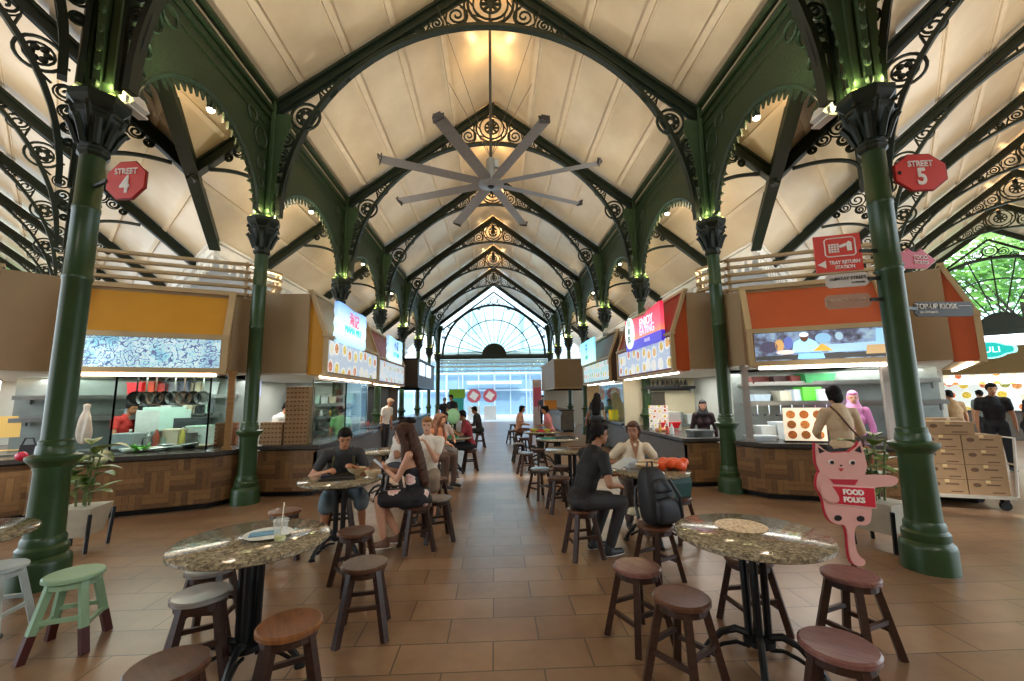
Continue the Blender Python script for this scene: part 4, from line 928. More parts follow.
def person(label, p, face, sit=True, seat=.46, lean=8, head=(10, 0), hands=None, top='2a2a2c', sleeve='short', low='30343a', lowkind='trousers', hair='short', hm=None, skin=None, shoes='222222', vox=.014,
           knees=None, ankles=None, scale=None, fem=False, curl=.5, detail=True, palm=None, skirtmat=None, topmat=None, twist=0, prop=None):
    scale = scale or (.95 if sit else 1.0); hm = hm or M_HAIR; skin = skin or M_SKIN
    rz = math.atan2(-face[0], face[1])
    t = thing('person', (p[0], p[1], 0), label, 'person', None, rz); t.scale = (scale,)*3; t['group'] = 'people in the hall'
    th = rad(lean); tw = rad(twist); U = Vector((0, sin(th), cos(th))); hz = (seat+.1)/scale if sit else .9
    H = Vector((0, 0, hz)); sw = .165 if fem else .19; hw = .09
    Cst = H+U*.3; SH = H+U*.46; NK = H+U*.54+Vector((0, .015, 0)); ct = Vector((cos(tw), sin(tw), 0))
    SL, SR = SH-ct*sw, SH+ct*sw
    hp, hy = rad(head[0]), rad(head[1]); Rh = Matrix.Rotation(hy, 3, 'Z')@Matrix.Rotation(-hp, 3, 'X')
    HC = NK+Vector((0, .01, .04))+Rh@Vector((0, .02, .115))
    if sit:
        kn = [Vector(k) for k in (knees or ((-.13, .42, hz-.03), (.13, .42, hz-.03)))]; an = [Vector(k) for k in (ankles or ((-.13, .40, .09), (.13, .40, .09)))]
    else:
        kn = [Vector(k) for k in (knees or ((-.1, .02, .49), (.1, .02, .49)))]; an = [Vector(k) for k in (ankles or ((-.1, -.02, .09), (.11, -.02, .09)))]
    hips = [H+Vector((-hw, 0, -.02)), H+Vector((hw, 0, -.02))]
    hands = hands or (((-.2, .3, hz+.17), (.2, .3, hz+.17)) if sit else ((-.27, .06, .78), (.27, .06, .78)))
    arms = []
    for s, sh, ht in ((-1, SL, hands[0]), (1, SR, hands[1])): e, w_ = ik(sh, ht, .29, .25, (s*.7, -.5, -.7)); arms.append((sh, e, w_))
    yaw = Matrix.Rotation(tw, 3, 'Z'); TM_ = yaw@Matrix.Rotation(-th, 3, 'X')
    def torso(m, g=0):
        m.ell(H+Vector((0, -.01, .0)), ((.165 if fem else .16)+g, .125+g, .12+g)); m.ell(H+U*.16, ((.125 if fem else .145)+g, .1+g, .17+g), TM_); m.ell(Cst, ((.145 if fem else .165)+g, .11+g, .17+g), TM_)
        cap(m, SL*.96+SH*.04, SR*.96+SH*.04, (.046 if fem else .062)+g, (.046 if fem else .062)+g); cap(m, SH+U*.02, SH-U*.08, .095+g, .12+g)
        if fem:
            for s in (-1, 1): m.ell(Cst+TM_@Vector((s*.065, .085, .02)), (.06+g, .055+g, .06+g))
    # body: one continuous skin
    m = MB(); torso(m); cap(m, NK-U*.05, HC-Rh@Vector((0, .015, .05)), .055, .05)
    R2 = lambda v: HC+Rh@Vector(v)
    m.ell(R2((0, -.005, .025)), (.074, .093, .092), Rh); m.ell(R2((0, .03, -.045)), (.056, .062, .066), Rh); m.ell(R2((0, .06, -.085)), (.028, .03, .026), Rh)
    cap(m, R2((0, .083, .02)), R2((0, .104, -.02)), .009, .0145, 8); m.ell(R2((0, .085, -.055)), (.024, .012, .011), Rh); m.ell(R2((0, .078, .028)), (.05, .014, .01), Rh)
    for s in (-1, 1): m.ell(R2((s*.074, -.005, -.005)), (.011, .02, .03), Rh, 8, 6)
    for i, (sh, e, w_) in enumerate(arms):
        s = -1 if i == 0 else 1; cap(m, sh, e, .05 if not fem else .042, .04 if not fem else .034); cap(m, e, w_, .041 if not fem else .034, .027 if not fem else .023)
        n = Vector(palm[i]) if palm else Vector((-s*.6, 0, -.8)) if sit else Vector((-s, 0, 0)); hand(m, w_, (w_-e), n, curl, s if True else s, .95 if fem else 1.05)
    for i in (0, 1):
        cap(m, hips[i], kn[i], .085, .056); cap(m, kn[i], kn[i]*.6+an[i]*.4, .055, .052); cap(m, kn[i]*.6+an[i]*.4, an[i], .052, .034)
        f = an[i]; cap(m, f+Vector((0, -.03, -.045)), f+Vector((0, .14, -.06)), .036, .028)
    b = put(blob(m, vox, 'body', skin), t)
    def child(mb, nm, mat, v=vox, it=2, par=None, lb=None):
        o = put(blob(mb, v, nm, mat, it), par or t)
        if lb: o['label'] = lb
        return o
    # face
    if detail:
        m = MB()
        for s in (-1, 1): m.ell(R2((s*.031, .083, .01)), (.012, .007, .006), Rh, 8, 6)
        put(m.mesh('eyes', plain('1c1614', .3), smooth=True), t)
        m = MB()
        for s in (-1, 1): m.bar(R2((s*.018, .093, .032)), R2((s*.048, .084, .03)), .006, .007)
        put(m.mesh('eyebrows', hm), t)
        m = MB(); m.ell(R2((0, .094, -.056)), (.021, .007, .006), Rh, 8, 6); put(m.mesh('lips', plain('8a4a40', .4), smooth=True), t)
    # clothes
    m = MB(); torso(m, .014)
    if lowkind == 'dress': pass
    if sleeve != 'none':
        for sh, e, w_ in arms:
            cap(m, sh, sh*.45+e*.55 if sleeve == 'short' else e, .066, .06 if sleeve == 'short' else .052)
            if sleeve == 'long': cap(m, e, e*.12+w_*.88, .052, .04)
    tm = topmat or plain(top, .75, 0, .06, 20)
    if sleeve == 'none':                                            # strappy top: cut away at the shoulders
        m = MB(); m.ell(H+Vector((0, -.01, .0)), (.18, .14, .13)); m.ell(H+U*.16, (.14, .115, .18), TM_); m.ell(Cst-U*.03, (.155, .122, .13), TM_)
        for s in (-1, 1): m.ell(Cst+TM_@Vector((s*.065, .085, .02)), (.068, .064, .066)); cap(m, Cst+TM_@Vector((s*.07, .1, .08)), SH+TM_@Vector((s*.09, 0, .065)), .011, .011); cap(m, SH+TM_@Vector((s*.09, 0, .065)), Cst+TM_@Vector((s*.07, -.1, .05)), .011, .011)
    child(m, 'dress' if lowkind == 'dress' else 'shirt', tm)
    m = MB()
    if lowkind in ('trousers', 'shorts', 'dress', 'skirt'):
        m.ell(H+Vector((0, -.01, -.01)), (.178, .14, .115))
        for i in (0, 1):
            if lowkind == 'trousers': cap(m, hips[i], kn[i], .1, .072); cap(m, kn[i], an[i]*.93+kn[i]*.07, .072, .055)
            elif lowkind == 'shorts': cap(m, hips[i], kn[i], .104, .088); cap(m, kn[i], kn[i]*.8+an[i]*.2, .085, .09) if sit else cap(m, hips[i], kn[i], .1, .085)
            else: cap(m, hips[i], hips[i]*.15+kn[i]*.85, .105, .092)
        if lowkind == 'dress': m.ell(H+Vector((0, .06, -.06)), (.2, .24, .1))
        if lowkind in ('dress', 'skirt'): cap(m, (hips[0]+hips[1])/2, (kn[0]+kn[1])/2*.8+(hips[0]+hips[1])/2*.2, .115, .1)
        child(m, {'dress': 'skirt', 'skirt': 'skirt'}.get(lowkind, lowkind), skirtmat or plain(low, .8, 0, .08, 16))
    for i in (0, 1):
        m = MB(); f = an[i]; cap(m, f+Vector((0, -.035, -.05)), f+Vector((0, .14, -.06)), .044, .036); m.ell(f+Vector((0, .05, -.075)), (.043, .13, .016)); cap(m, f+Vector((0, -.01, .0)), f+Vector((0, -.015, -.04)), .044, .046)
        sh_ = child(m, 'shoe', plain(shoes, .5), .012)
        m = MB(); m.ell(f+Vector((0, .05, -.08)), (.047, .138, .011)); put(m.mesh('sole', plain('d8d4cc', .6), smooth=True), sh_)
    # hair
    m = MB(); m.ell(R2((0, -.02, .04)), (.083, .095, .09), Rh); m.ell(R2((0, .04, .085)), (.066, .06, .035), Rh)
    if hair == 'short':
        for s in (-1, 1): m.ell(R2((s*.068, -.02, .02)), (.018, .05, .05), Rh)
        m.ell(R2((0, -.075, -.02)), (.06, .03, .06), Rh)
    elif hair == 'long':
        for i in range(9):
            u = i/8; q = HC+Rh@Vector((0, -.055, 0)); y = q.y-.015-(q.y-(H.y-.1))*u*.75; z = q.z+.02-u*.56
            m.ell(Vector((q.x, y-.02, z)), (.085+.075*min(1, u*2.2)-.03*u*u, .05+.02*sin(u*PI), .085))
        for s in (-1, 1): cap(m, R2((s*.07, .03, .06)), R2((s*.085, -.01, -.12)), .036, .048); cap(m, R2((s*.085, -.01, -.12)), HC+Vector((s*.12, -.04, -.3)), .05, .045)
    elif hair in ('bob', 'tied'):
        m.ell(R2((0, -.06, -.04)), (.078, .05, .09), Rh)
        for s in (-1, 1): cap(m, R2((s*.078, .01, .05)), R2((s*.08, -.02, -.06 if hair == 'bob' else -.02)), .022, .02)
        if hair == 'tied': m.ell(R2((0, -.115, .06)), (.05, .05, .05), Rh); cap(m, R2((0, -.12, .04)), R2((0, -.14, -.06)), .035, .02)
    elif hair == 'veil':
        m.ell(R2((0, -.045, -.03)), (.092, .09, .13), Rh); cap(m, R2((0, -.02, -.1)), NK+Vector((0, .0, -.03)), .09, .13)
    elif hair == 'cap': m.ell(R2((0, .07, .075)), (.07, .07, .014), Rh)
    child(m, {'veil': 'headscarf', 'cap': 'cap'}.get(hair, 'hair'), hm, .011, 10 if hair == 'long' else 1)
    t.rotation_euler = (0, 0, rz); return t, dict(HC=HC, arms=arms, H=H, Rh=Rh, kn=kn, SH=SH, U=U, Cst=Cst)
def loc_of(t, v): return t.matrix_basis@Vector(v)
def m_floral():
    t = NT('black_floral_cloth'); v = t.obj(); vo = t.n('ShaderNodeTexVoronoi'); vo.inputs['Scale'].default_value = 5.2; vo.inputs['Randomness'].default_value = .5; t.l(v, vo.inputs['Vector']); n = t.noise(30, v, 3)
    mp = t.n('ShaderNodeMath', operation='MULTIPLY_ADD'); t.l(n, mp.inputs[0]); mp.inputs[1].default_value = .34; t.l(vo.outputs['Distance'], mp.inputs[2])
    c = t.ramp(mp.outputs[0], [(.0, lin('7c2c34')), (.15, lin('b04a50')), (.22, lin('f0d4cc')), (.4, lin('e8b4b0')), (.5, lin('f4e0d8')), (.54, lin('131118'))]); t.bsdf(c, .7); return t.m
M_FLORAL = m_floral()
def seatpos(px, py, z=.46): q = gz(px, py, z); return (q.x, q.y)

# man eating, left table
p = (-1.83, 5.32)
man, J = person('man in dark t-shirt and denim shorts leaning over a bowl at the left table', p, (.42, -1), lean=27, head=(26, 0), top='34363a', low='6a7a84', lowkind='shorts', hair='short', skin=M_SKIN, shoes='2c2c30', vox=.011,
    hands=((-.13, .42, .86), (.20, .38, .83)), knees=((-.2, .42, .53), (.17, .43, .53)), ankles=((-.24, .33, .09), (.2, .36, .09)), curl=.75)
stool('dark', p, .3, 'dark stool under the man eating in the dark t-shirt')
m = MB(); U = J['U']
for s in (-1, 1): m.tube([J['SH']+Vector((s*.1, -.1, -.08)), J['SH']+Vector((s*.105, .0, .085)), J['SH']+Vector((s*.11, .115, -.03)), J['Cst']+Vector((s*.13, .12, -.1))], [.016, .02, .02, .016], 8)
m.ell(J['Cst']+Vector((0, -.2, .02)), (.15, .08, .2)); o = put(blob(m, .014, 'backpack', plain('4c4e34', .7)), man)
# woman with a phone
p = seatpos(417, 504)
wom, J = person('woman with long brown hair in a black floral dress, holding a phone', p, (-1, -.06), lean=10, head=(14, -4), topmat=M_FLORAL, skirtmat=M_FLORAL, sleeve='none', lowkind='dress', hair='long', hm=M_HAIRBR, skin=M_SKINPALE, shoes='6a4a38', vox=.011, fem=True,
    hands=((.04, .36, .87), (.1, .33, .86)), knees=((-.1, .40, .57), (.05, .42, .53)), ankles=((-.02, .36, .12), (.12, .22, .13)), curl=.6, palm=((.5, -.4, .6), (-.5, -.4, .6)))
stool('dark', p, .4, 'dark stool under the woman in the black floral dress')
q = loc_of(wom, (.07, .45, .93)); t = thing('mobile_phone', q, 'white mobile phone held up by the woman in the floral dress', 'phone', None, wom.rotation_euler.z); m = MB(); m.box((0, 0, 0), (.07, .008, .14), M=Matrix.Rotation(rad(-50), 3, 'X')); put(m.mesh('case', plain('d8d8da', .4)), t); m = MB(); m.box((0, -.004, .004), (.062, .004, .128), M=Matrix.Rotation(rad(-50), 3, 'X')); put(m.mesh('screen', emit('9ab0c8', .4)), t)
# man in black, right table
p = seatpos(582, 508)
mb_, J = person('man in a black t-shirt and dark trousers seen from behind, seated at the right table', p, (1, .38), lean=21, head=(6, -12), top='0e0f12', low='2c2a2c', hair='short', skin=M_SKINTAN, shoes='1c1c1e', vox=.011, hands=((-.06, .42, .78), (.2, .34, .72)), knees=((-.12, .42, .53), (.12, .43, .53)), ankles=((-.1, .2, .1), (.12, .25, .09)))
stool('dark', p, .2, 'dark stool under the man in the black t-shirt')
# woman in cream
p = (1.80, 5.62)
wc, J = person('woman in a cream top with tied-up hair, across from the man in black', p, (-.12, -1), lean=30, head=(4, -24), top='e0d0b4', low='5a4a44', hair='tied', hm=plain('4a2a1c', .5, 0, .2, 30, .2), skin=M_SKINTAN, vox=.012, fem=True, hands=((-.2, .33, .8), (.2, .33, .8)))
stool('dark', p, .2, 'dark stool under the woman in the cream top')
m = MB(); c_ = J['SH']; f_ = Vector((0, .115, -.03)); m.prism([(-.06, .12), (.06, .12), (0, -.1)], c_+f_+Vector((0, .012, 0)), (1, 0, 0), (0, -.25, 1), (0, -.05, 0)); put(m.mesh('neckline', M_SKINTAN), wc)
# mid left group
q = gy(412, 420, 7.0); p = (q.x-.25, 6.9)
person('dark-haired man in a white shirt leaning over a table beside the blond man', p, (.9, -.3), lean=20, head=(20, 0), top='ddd6cc', low='3a3a40', skin=M_SKINTAN, vox=.016, hands=((-.1, .4, .85), (.15, .4, .85))); stool('dark', p, .2, 'dark stool under the man leaning in the white shirt')
q = gy(428, 424, 6.1); p = (q.x, 6.1)
person('blond man in a white shirt facing the camera, drinking beyond the woman with the phone', p, (.05, -1), lean=6, head=(6, 0), top='e4dccc', low='8a7a6a', lowkind='shorts', hm=M_HAIRGOLD, skin=M_SKINPALE, vox=.014, hands=((-.02, .22, 1.0), (.12, .3, .82))); stool('dark', p, .2, 'dark stool under the blond man')
p = seatpos(470, 449)
person('man in a dark red shirt and black shorts, seated in profile facing left', p, (-1, -.1), lean=12, head=(16, 0), top='8a2430', low='1c1c20', lowkind='shorts', skin=M_SKINTAN, vox=.016, hands=((-.1, .38, .9), (.14, .36, .9))); stool('dark', p, .2, 'dark stool under the man in the dark red shirt')
p = seatpos(480, 433)
person('man in a black jacket seated beyond the man in the dark red shirt', p, (-1, .3), lean=14, head=(14, 0), top='1e2024', sleeve='long', low='202428', skin=M_SKINTAN, vox=.02, detail=False); stool('dark', p, .2, 'far dark stool under the man in the black jacket')
q = gy(440, 411, 9.0); p = (q.x, 9.0)
person('dark-haired woman behind the green balloon, facing the aisle', p, (.6, -.8), lean=10, head=(16, 0), top='b8a090', low='504840', hair='bob', fem=True, vox=.018, detail=False); stool('dark', p, 0, 'dark stool under the dark-haired woman behind the balloon')
q = gy(433, 420, 8.0); p = (q.x, 8.0)
person('woman with loose ginger brown hair in an orange top, half hidden behind the blond man', p, (.9, -.5), lean=12, head=(14, 0), top='b06a44', low='604a40', hair='long', hm=plain('6a4024', .5, 0, .2, 30, .2), fem=True, vox=.018, detail=False); stool('dark', p, 0, 'dark stool under the woman in the orange top')
# far right women
p = seatpos(518.5, 433)
person('far woman in a peach top facing right on the right edge of the aisle', p, (1, -.1), lean=8, head=(8, 0), top='d0a084', low='6a4a40', hair='bob', fem=True, vox=.02, detail=False); stool('dark', p, 0, 'dark stool under the far woman in the peach top')
p = seatpos(551, 434)
person('far woman with a dark ponytail in a pink top facing left', p, (-1, -.1), lean=14, head=(14, 0), top='d88890', low='4a3a40', hair='tied', fem=True, vox=.02, detail=False); stool('dark', p, 0, 'dark stool under the far woman in the pink top')
# standing
pw = gy(838, 400, 5.45)
wb, J = person('woman in a beige top standing at the right stall, back turned, brown bag strap', (pw.x, 5.45), (.25, 1), False, lean=3, head=(6, 10), top='c0a888', sleeve='long', low='3a3a40', hair='bob', fem=True, skin=M_SKINTAN, vox=.012, hands=((-.16, .3, 1.02), (.2, .3, 1.0)), scale=.98)
m = MB(); m.tube([J['SH']+Vector((-.1, -.02, .08)), J['SH']+Vector((-.07, -.115, 0)), J['Cst']+Vector((.05, -.145, -.05)), J['H']+Vector((.17, -.13, .1)), J['H']+Vector((.21, -.05, .02))], .013, 6); put(m.mesh('bag_strap', plain('5a3a28', .6)), wb)
m = MB(); m.ell(J['H']+Vector((.23, -.05, -.1)), (.07, .12, .13)); put(blob(m, .014, 'shoulder_bag', plain('8a4a2c', .6)), wb)
person('cook in a pink headscarf behind the counter, beside the woman in the beige top', (gy(852, 400, 7.1).x, 7.1), (-.7, -1), False, top='c87ab0', sleeve='long', hair='veil', hm=plain('d890c0', .7), vox=.016, fem=True, skin=M_SKINPALE, scale=.95)
person('cook in a red shirt inside the kitchen behind the line drawing stall glass', (gy(125, 410, 7.75).x, 7.75), (.9, -.2), False, lean=8, head=(20, 0), top='b02a24', low='1c1c20', skin=M_SKINTAN, vox=.016, scale=.95, hands=((-.1, .4, 1.05), (.2, .4, 1.05)))
person('cook in a white shirt bending behind the carton stacks, left of the aisle', (gy(272, 420, 8.5).x, 8.5), (1, -.1), False, lean=26, head=(20, 0), top='dcdad4', low='3a3a40', vox=.018, detail=False, scale=.95, hands=((-.1, .45, .95), (.2, .45, .95)))
person('person in a pale green shirt behind the stall glass, left of the aisle', (gy(342, 420, 9.7).x, 9.7), (-.6, 1), False, lean=14, top='86c884', low='3a3a40', vox=.018, detail=False, scale=.85)
person('cook in a white shirt and cap behind the red packets on the far left counter', (gy(385, 415, 12.9).x, 12.9), (1, -.4), False, lean=10, head=(20, 0), top='e4e2dc', low='2a2a30', hair='cap', hm=plain('d8c0a8', .7), vox=.022, detail=False, scale=.95)
person('woman in a black headscarf behind the right counter, next to the red basket', (gy(703, 420, 8.5).x, 8.5), (-.4, -1), False, lean=14, head=(16, 0), top='2a1418', sleeve='long', hair='veil', hm=plain('141218', .7), vox=.016, fem=True, skin=M_SKINPALE, scale=.88)
person('woman with dark hair behind the far right counter', (gy(596, 400, 13.6).x, 13.6), (.5, 1), False, top='3a3c44', hair='long', fem=True, vox=.022, detail=False, scale=1.0)
person('person in a pale blue shirt bending beside the yellow card, far right counter', (gy(588, 410, 14.5).x, 14.5), (.8, -.8), False, lean=24, top='7a9aa4', vox=.022, detail=False, scale=.9)
for px, Y, lb, tp, hd, fc in ((444, 19, 'far standing person in dark clothes under the black canopy, the shorter one', '22242a', .95, (.4, -1)), (453, 18, 'far standing person in dark clothes under the black canopy, the taller one', '1c1e24', 1.02, (-.6, -1)), (543, 24, 'far person in grey walking in near the end of the hall on the right', '4a5664', 1, (-.3, -1))):
    person(lb, (gy(px, 400, Y).x, Y), fc, False, top=tp, low='202228', vox=.026, detail=False, scale=hd)
q = gz(1003, 470, 0)
person('man in a black t-shirt and face mask walking past behind the stacked cartons', (q.x, q.y), (-.6, -.8), False, lean=4, top='121216', low='22262e', vox=.016, knees=((-.1, .12, .49), (.1, -.04, .5)), ankles=((-.1, .14, .09), (.1, -.24, .14)), scale=1.02)
q = gz(1040, 474, 0)
person('person in a black shirt at the right edge of the frame behind the masked man', (q.x, q.y), (.3, -.9), False, top='16161a', low='202228', vox=.018, detail=False)
q = gy(953, 395, 9.4)
person('person in a tan shirt seen from behind above the stacked cartons', (q.x, 9.4), (.2, 1), False, top='a8865c', low='3a2a24', vox=.018, detail=False, scale=.95)
q = gy(982, 392, 11.5)
person('person in a grey shirt at the bright stall on the far right', (q.x, 11.5), (.4, 1), False, top='8a9490', low='2a2a30', vox=.02, detail=False, scale=.95)

# ------------------------------------------------------------------ things on the tables
def single(name, mb, mat, loc, label, cat, rz=0, group=None, smooth=False, bevel=0):
    o = mb.build(name, mat, smooth=smooth, bevel=bevel); o.location = loc; o.rotation_euler = (0, 0, rz); o['kind'] = 'thing'; return tag(o, label, cat, group)
q = gz(741, 526, .75); m = MB(); m.lathe([(0, 0), (.15, 0), (.152, .002), (.15, .004), (0, .004)], (0, 0, 0), 40)
t_ = NT('printed_disc'); v = t_.obj(); c = t_.ramp(t_.noise(40, v, 4, .7), [(.4, lin('b08a5c')), (.5, lin('dcc49c')), (.65, lin('e8d8b8'))]); t_.bsdf(c, .4)
single('table_print', m, t_.m, (q.x, q.y, .7502), 'pale round print lying flat on the right front granite table', 'print')
q = gz(268, 536, .75); m = MB(); m.lathe([(0, .004), (.1, .004), (.135, .014), (.138, .017), (.1, .008), (0, .008)], (0, 0, 0), 36)
single('paper_plate', m, plain('d8dcd8', .5), (q.x, q.y, .7502), 'white paper plate beside the clear cup', 'plate', smooth=True)
m = MB(); m.box((0, 0, 0), (.17, .1, .003)); single('blue_leaflet', m, plain('5a94b4', .5, 0, .25, 20), (q.x-.03, q.y+.02, .7615), 'blue leaflet lying on the white paper plate', 'leaflet', .4)
q = gz(280, 541, .75); t = thing('plastic_cup', (q.x, q.y, .752), 'clear plastic cup with a straw and a little yellow drink', 'cup')
m = MB(); m.lathe([(.03, 0), (.042, .11), (.044, .112), (.044, .116), (.041, .112), (.0285, .003), (0, .003)], (0, 0, 0), 24); put(m.mesh('cup', M_PLASTIC, smooth=True), t)
m = MB(); m.lathe([(0, .004), (.0285, .004), (.032, .03), (0, .03)], (0, 0, 0), 20); put(m.mesh('drink', plain('c8c860', .2)), t)
m = MB(); m.lathe([(.043, .114), (.046, .118), (.044, .122), (.03, .135), (0, .137)], (0, 0, 0), 24); put(m.mesh('lid', M_PLASTIC, smooth=True), t); m = MB(); m.tube([(0, .0, .02), (.012, 0, .22)], .004, 6); put(m.mesh('straw', plain('d8d0b8', .4)), t)
def bowl(p, label, r=.1, mat=None, food=None):
    t = thing('bowl', (p[0], p[1], .7505), label, 'bowl', 'bowls on the tables')
    m = MB(); m.lathe([(.4*r, 0), (.42*r, .012), (.8*r, .04), (r, .075), (r*.97, .075), (.75*r, .045), (.35*r, .02), (0, .02)], (0, 0, 0), 28); put(m.mesh('shell', mat or plain('d8c4a0', .3), smooth=True), t)
    m = MB(); m.lathe([(0, .06), (r*.85, .058)], (0, 0, 0), 20); put(m.mesh('soup', food or plain('a8743c', .3, 0, .3, 40)), t)
P2 = TB['L2']; q = gz(354, 467, .75); bowl((P2.x+.1, P2.y+.2), 'cream bowl in front of the man eating', .105); q = gz(384, 468, .75); bowl((P2.x+.34, P2.y-.02), 'small cream bowl at the edge of the table by the phone', .085)
def tray(p, label, rz, mat, w=.4, d=.28):
    m = MB(); m.box((0, 0, .004), (w, d, .008)); 
    for sx, sy, a, b in ((1, 0, .012, d), (-1, 0, .012, d), (0, 1, w, .012), (0, -1, w, .012)): m.box((sx*w/2, sy*d/2, .012), (a, b, .024))
    single('food_tray', m, mat, (p[0], p[1], .7505), label, 'tray', rz, 'food trays')
tray((P2.x-.02, P2.y-.05), 'dark tray on the table of the man eating', .3, plain('2c2824', .4), .34, .2)
m = MB(); m.ell((0, 0, .02), (.05, .035, .02)); m.tube([(-.05, 0, .02), (.09, .03, .012)], .006, 6); single('key_bunch', m, plain('1c2038', .5), (P2.x-.17, P2.y+.02, .7505), 'dark lanyard bundle left of the bowl of the man eating', 'lanyard', 0, smooth=True)
P3 = TB['R2']; bowl((P3.x-.06, P3.y-.08), 'large cream noodle bowl in front of the man in black', .125); bowl((P3.x+.05, P3.y+.18), 'cream bowl in front of the woman in the cream top', .115)
m = MB(); m.box((0, 0, .05), (.11, .08, .1)); m.box((0, 0, .105), (.04, .015, .03)); single('tissue_box', m, plain('c8ccd0', .5), (P3.x-.16, P3.y+.17, .7505), 'pale tissue box between the man in black and the woman in cream', 'box', .3)
m = MB(); m.ell((0, 0, .022), (.04, .03, .024)); m.ell((.035, .01, .018), (.025, .022, .018)); single('crumpled_tissue', blob and m, plain('e0dcd4', .8), (P3.x-.02, P3.y-.33, .7505), 'crumpled white tissue at the near edge of the table of the man in black', 'tissue', 0, None, True)
m = MB(); m.bar((-.14, 0, .0), (.12, 0, .09), .16, .012); single('open_booklet', m, plain('c4d0d8', .4), (P3.x-.3, P3.y+.03, .78), 'pale booklet held up in front of the man in black', 'booklet', .5)
m = MB()
for i in range(9): a = i*2*PI/9; m.ell((.13*cos(a)*(1+.2*sin(3*i)), .09*sin(a), .055+.02*cos(2*i)), (.06, .05, .05))
m.ell((0, 0, .06), (.13, .09, .07)); cap(m, (-.12, 0, .05), (-.26, -.03, .03), .03, .012)
o = bpy.data.objects.new('plastic_bag', blob(m, .012, 'plastic_bag', plain('e8551c', .35, 0, .08, 20), 1)); COL.objects.link(o); q = gz(668, 468, .75); o.location = (P3.x+.27, P3.y+.02, .752); o['kind'] = 'thing'; tag(o, 'bright orange plastic bag on the table of the couple', 'bag')
q = gz(677, 496, .46); t = thing('tote_bag', (q.x, q.y, .461), 'dark teal tote bag standing on the stool right of the couple', 'bag', None, .3)
m = MB(); m.loft([[Vector((x*.13, y*.07, 0)) for x, y in ((-1, -1), (1, -1), (1, 1), (-1, 1))], [Vector((x*.15, y*.085, .15)) for x, y in ((-1, -1), (1, -1), (1, 1), (-1, 1))], [Vector((x*.14, y*.05, .27)) for x, y in ((-1, -1), (1, -1), (1, 1), (-1, 1))]]); put(m.mesh('sack', plain('1c4a44', .6)), t)
m = MB()
for s in (-1, 1): m.tube([(-.06, s*.05, .26), (-.04, s*.04, .36), (.04, s*.04, .36), (.06, s*.05, .26)], .008, 6)
put(m.mesh('handle', plain('163a36', .6)), t)
# backpack on its stool
q = seatpos(655, 524); stool('dark', q, .5, 'dark stool carrying the black backpack')
t = thing('backpack', (q[0]+.03, q[1], .4605), 'large black backpack standing on a stool beside the man in black', 'backpack', None, .35)
def pack(rows, y0):
    m = MB(); rg = []
    for z, a, b, dx, dy in rows:
        rg.append([Vector((dx+a*abs(cos(w))**.55*(1 if cos(w) > 0 else -1), y0+dy+b*abs(sin(w))**.6*(1 if sin(w) > 0 else -1), z)) for w in (2*PI*i/28 for i in range(28))])
    m.loft(rg); return m
put(bake(pack([(.0, .12, .09, .02, 0), (.03, .155, .115, .02, 0), (.16, .165, .125, .015, 0), (.28, .15, .115, 0, .01), (.38, .125, .095, -.02, .02), (.45, .1, .075, -.03, .03), (.49, .06, .045, -.035, .035)], 0), [('SUBSURF', dict(levels=1))], 'main_sack', plain('101114', .6, 0, .15, 24, .15)), t)
put(bake(pack([(.03, .1, .03, .02, 0), (.05, .125, .045, .02, 0), (.2, .125, .05, .015, .0), (.25, .11, .03, .01, .01)], -.115), [('SUBSURF', dict(levels=1))], 'front_pocket', plain('191a1f', .55)), t)
put(bake(pack([(.28, .09, .02, 0, 0), (.3, .1, .03, 0, 0), (.37, .085, .03, -.01, .02), (.4, .06, .015, -.015, .03)], -.095), [('SUBSURF', dict(levels=1))], 'top_pocket', plain('191a1f', .55)), t)
m = MB()
for s in (-1, 1): m.tube([(s*.08, .09, .36), (s*.1, .16, .28), (s*.11, .16, .14), (s*.13, .1, .04)], .016, 6)
m.tube([(-.07, .03, .46), (-.06, .03, .53), (-.01, .03, .53), (.0, .03, .46)], .009, 6); m.tube([(.03, -.13, .4), (.1, -.17, .26), (.15, -.14, .06)], .015, 6); put(m.mesh('strap', plain('26282c', .5)), t)
q = gz(636, 514, .46); m = MB(); cap(m, (-.08, 0, .03), (.09, -.01, .028), .038, .034); m.ell((0, 0, .012), (.13, .045, .016)); o = bpy.data.objects.new('canvas_shoe', blob(m, .01, 'canvas_shoe', plain('cfc8a8', .6, 0, .15, 30), 1)); COL.objects.link(o); o.location = (q.x+.03, q.y-.02, .4605); o['kind'] = 'thing'; tag(o, 'pale shoe resting on the edge of the backpack stool', 'shoe')
P4 = TB['R4']; tray((P4.x+.12, P4.y-.1), 'dark tray with dishes on the table second behind the man in black', .2, plain('24242a', .4)); tray((P4.x-.2, P4.y-.15), 'teal tray on the table second behind the man in black', .1, plain('2a7a6a', .4), .3, .2)
P5 = TB['R3']; tray((P5.x+.15, P5.y+.05), 'brown tray on the empty table just behind the man in black', .1, plain('6a4a34', .4)); P6 = TB['R5']; tray((P6.x, P6.y+.1), 'red tray between the two far women', 0, plain('c82a30', .4), .5, .3)
for i, (dx, dy, lb) in enumerate(((-.18, -.12, 'left of the red tray'), (.12, -.25, 'in front of the red tray'))): bowl((P6.x+dx, P6.y+dy), 'small bowl with greens %s' % lb, .1, plain('d8d060', .4), plain('9ab030', .5))
P7 = TB['L4']; tray((P7.x+.0, P7.y-.2), 'green tray beside the blond man', .2, plain('3a9a70', .4), .3, .2); tray((P7.x+.2, P7.y), 'dark tray in front of the man in dark red', .2, plain('24242a', .4), .34, .24)
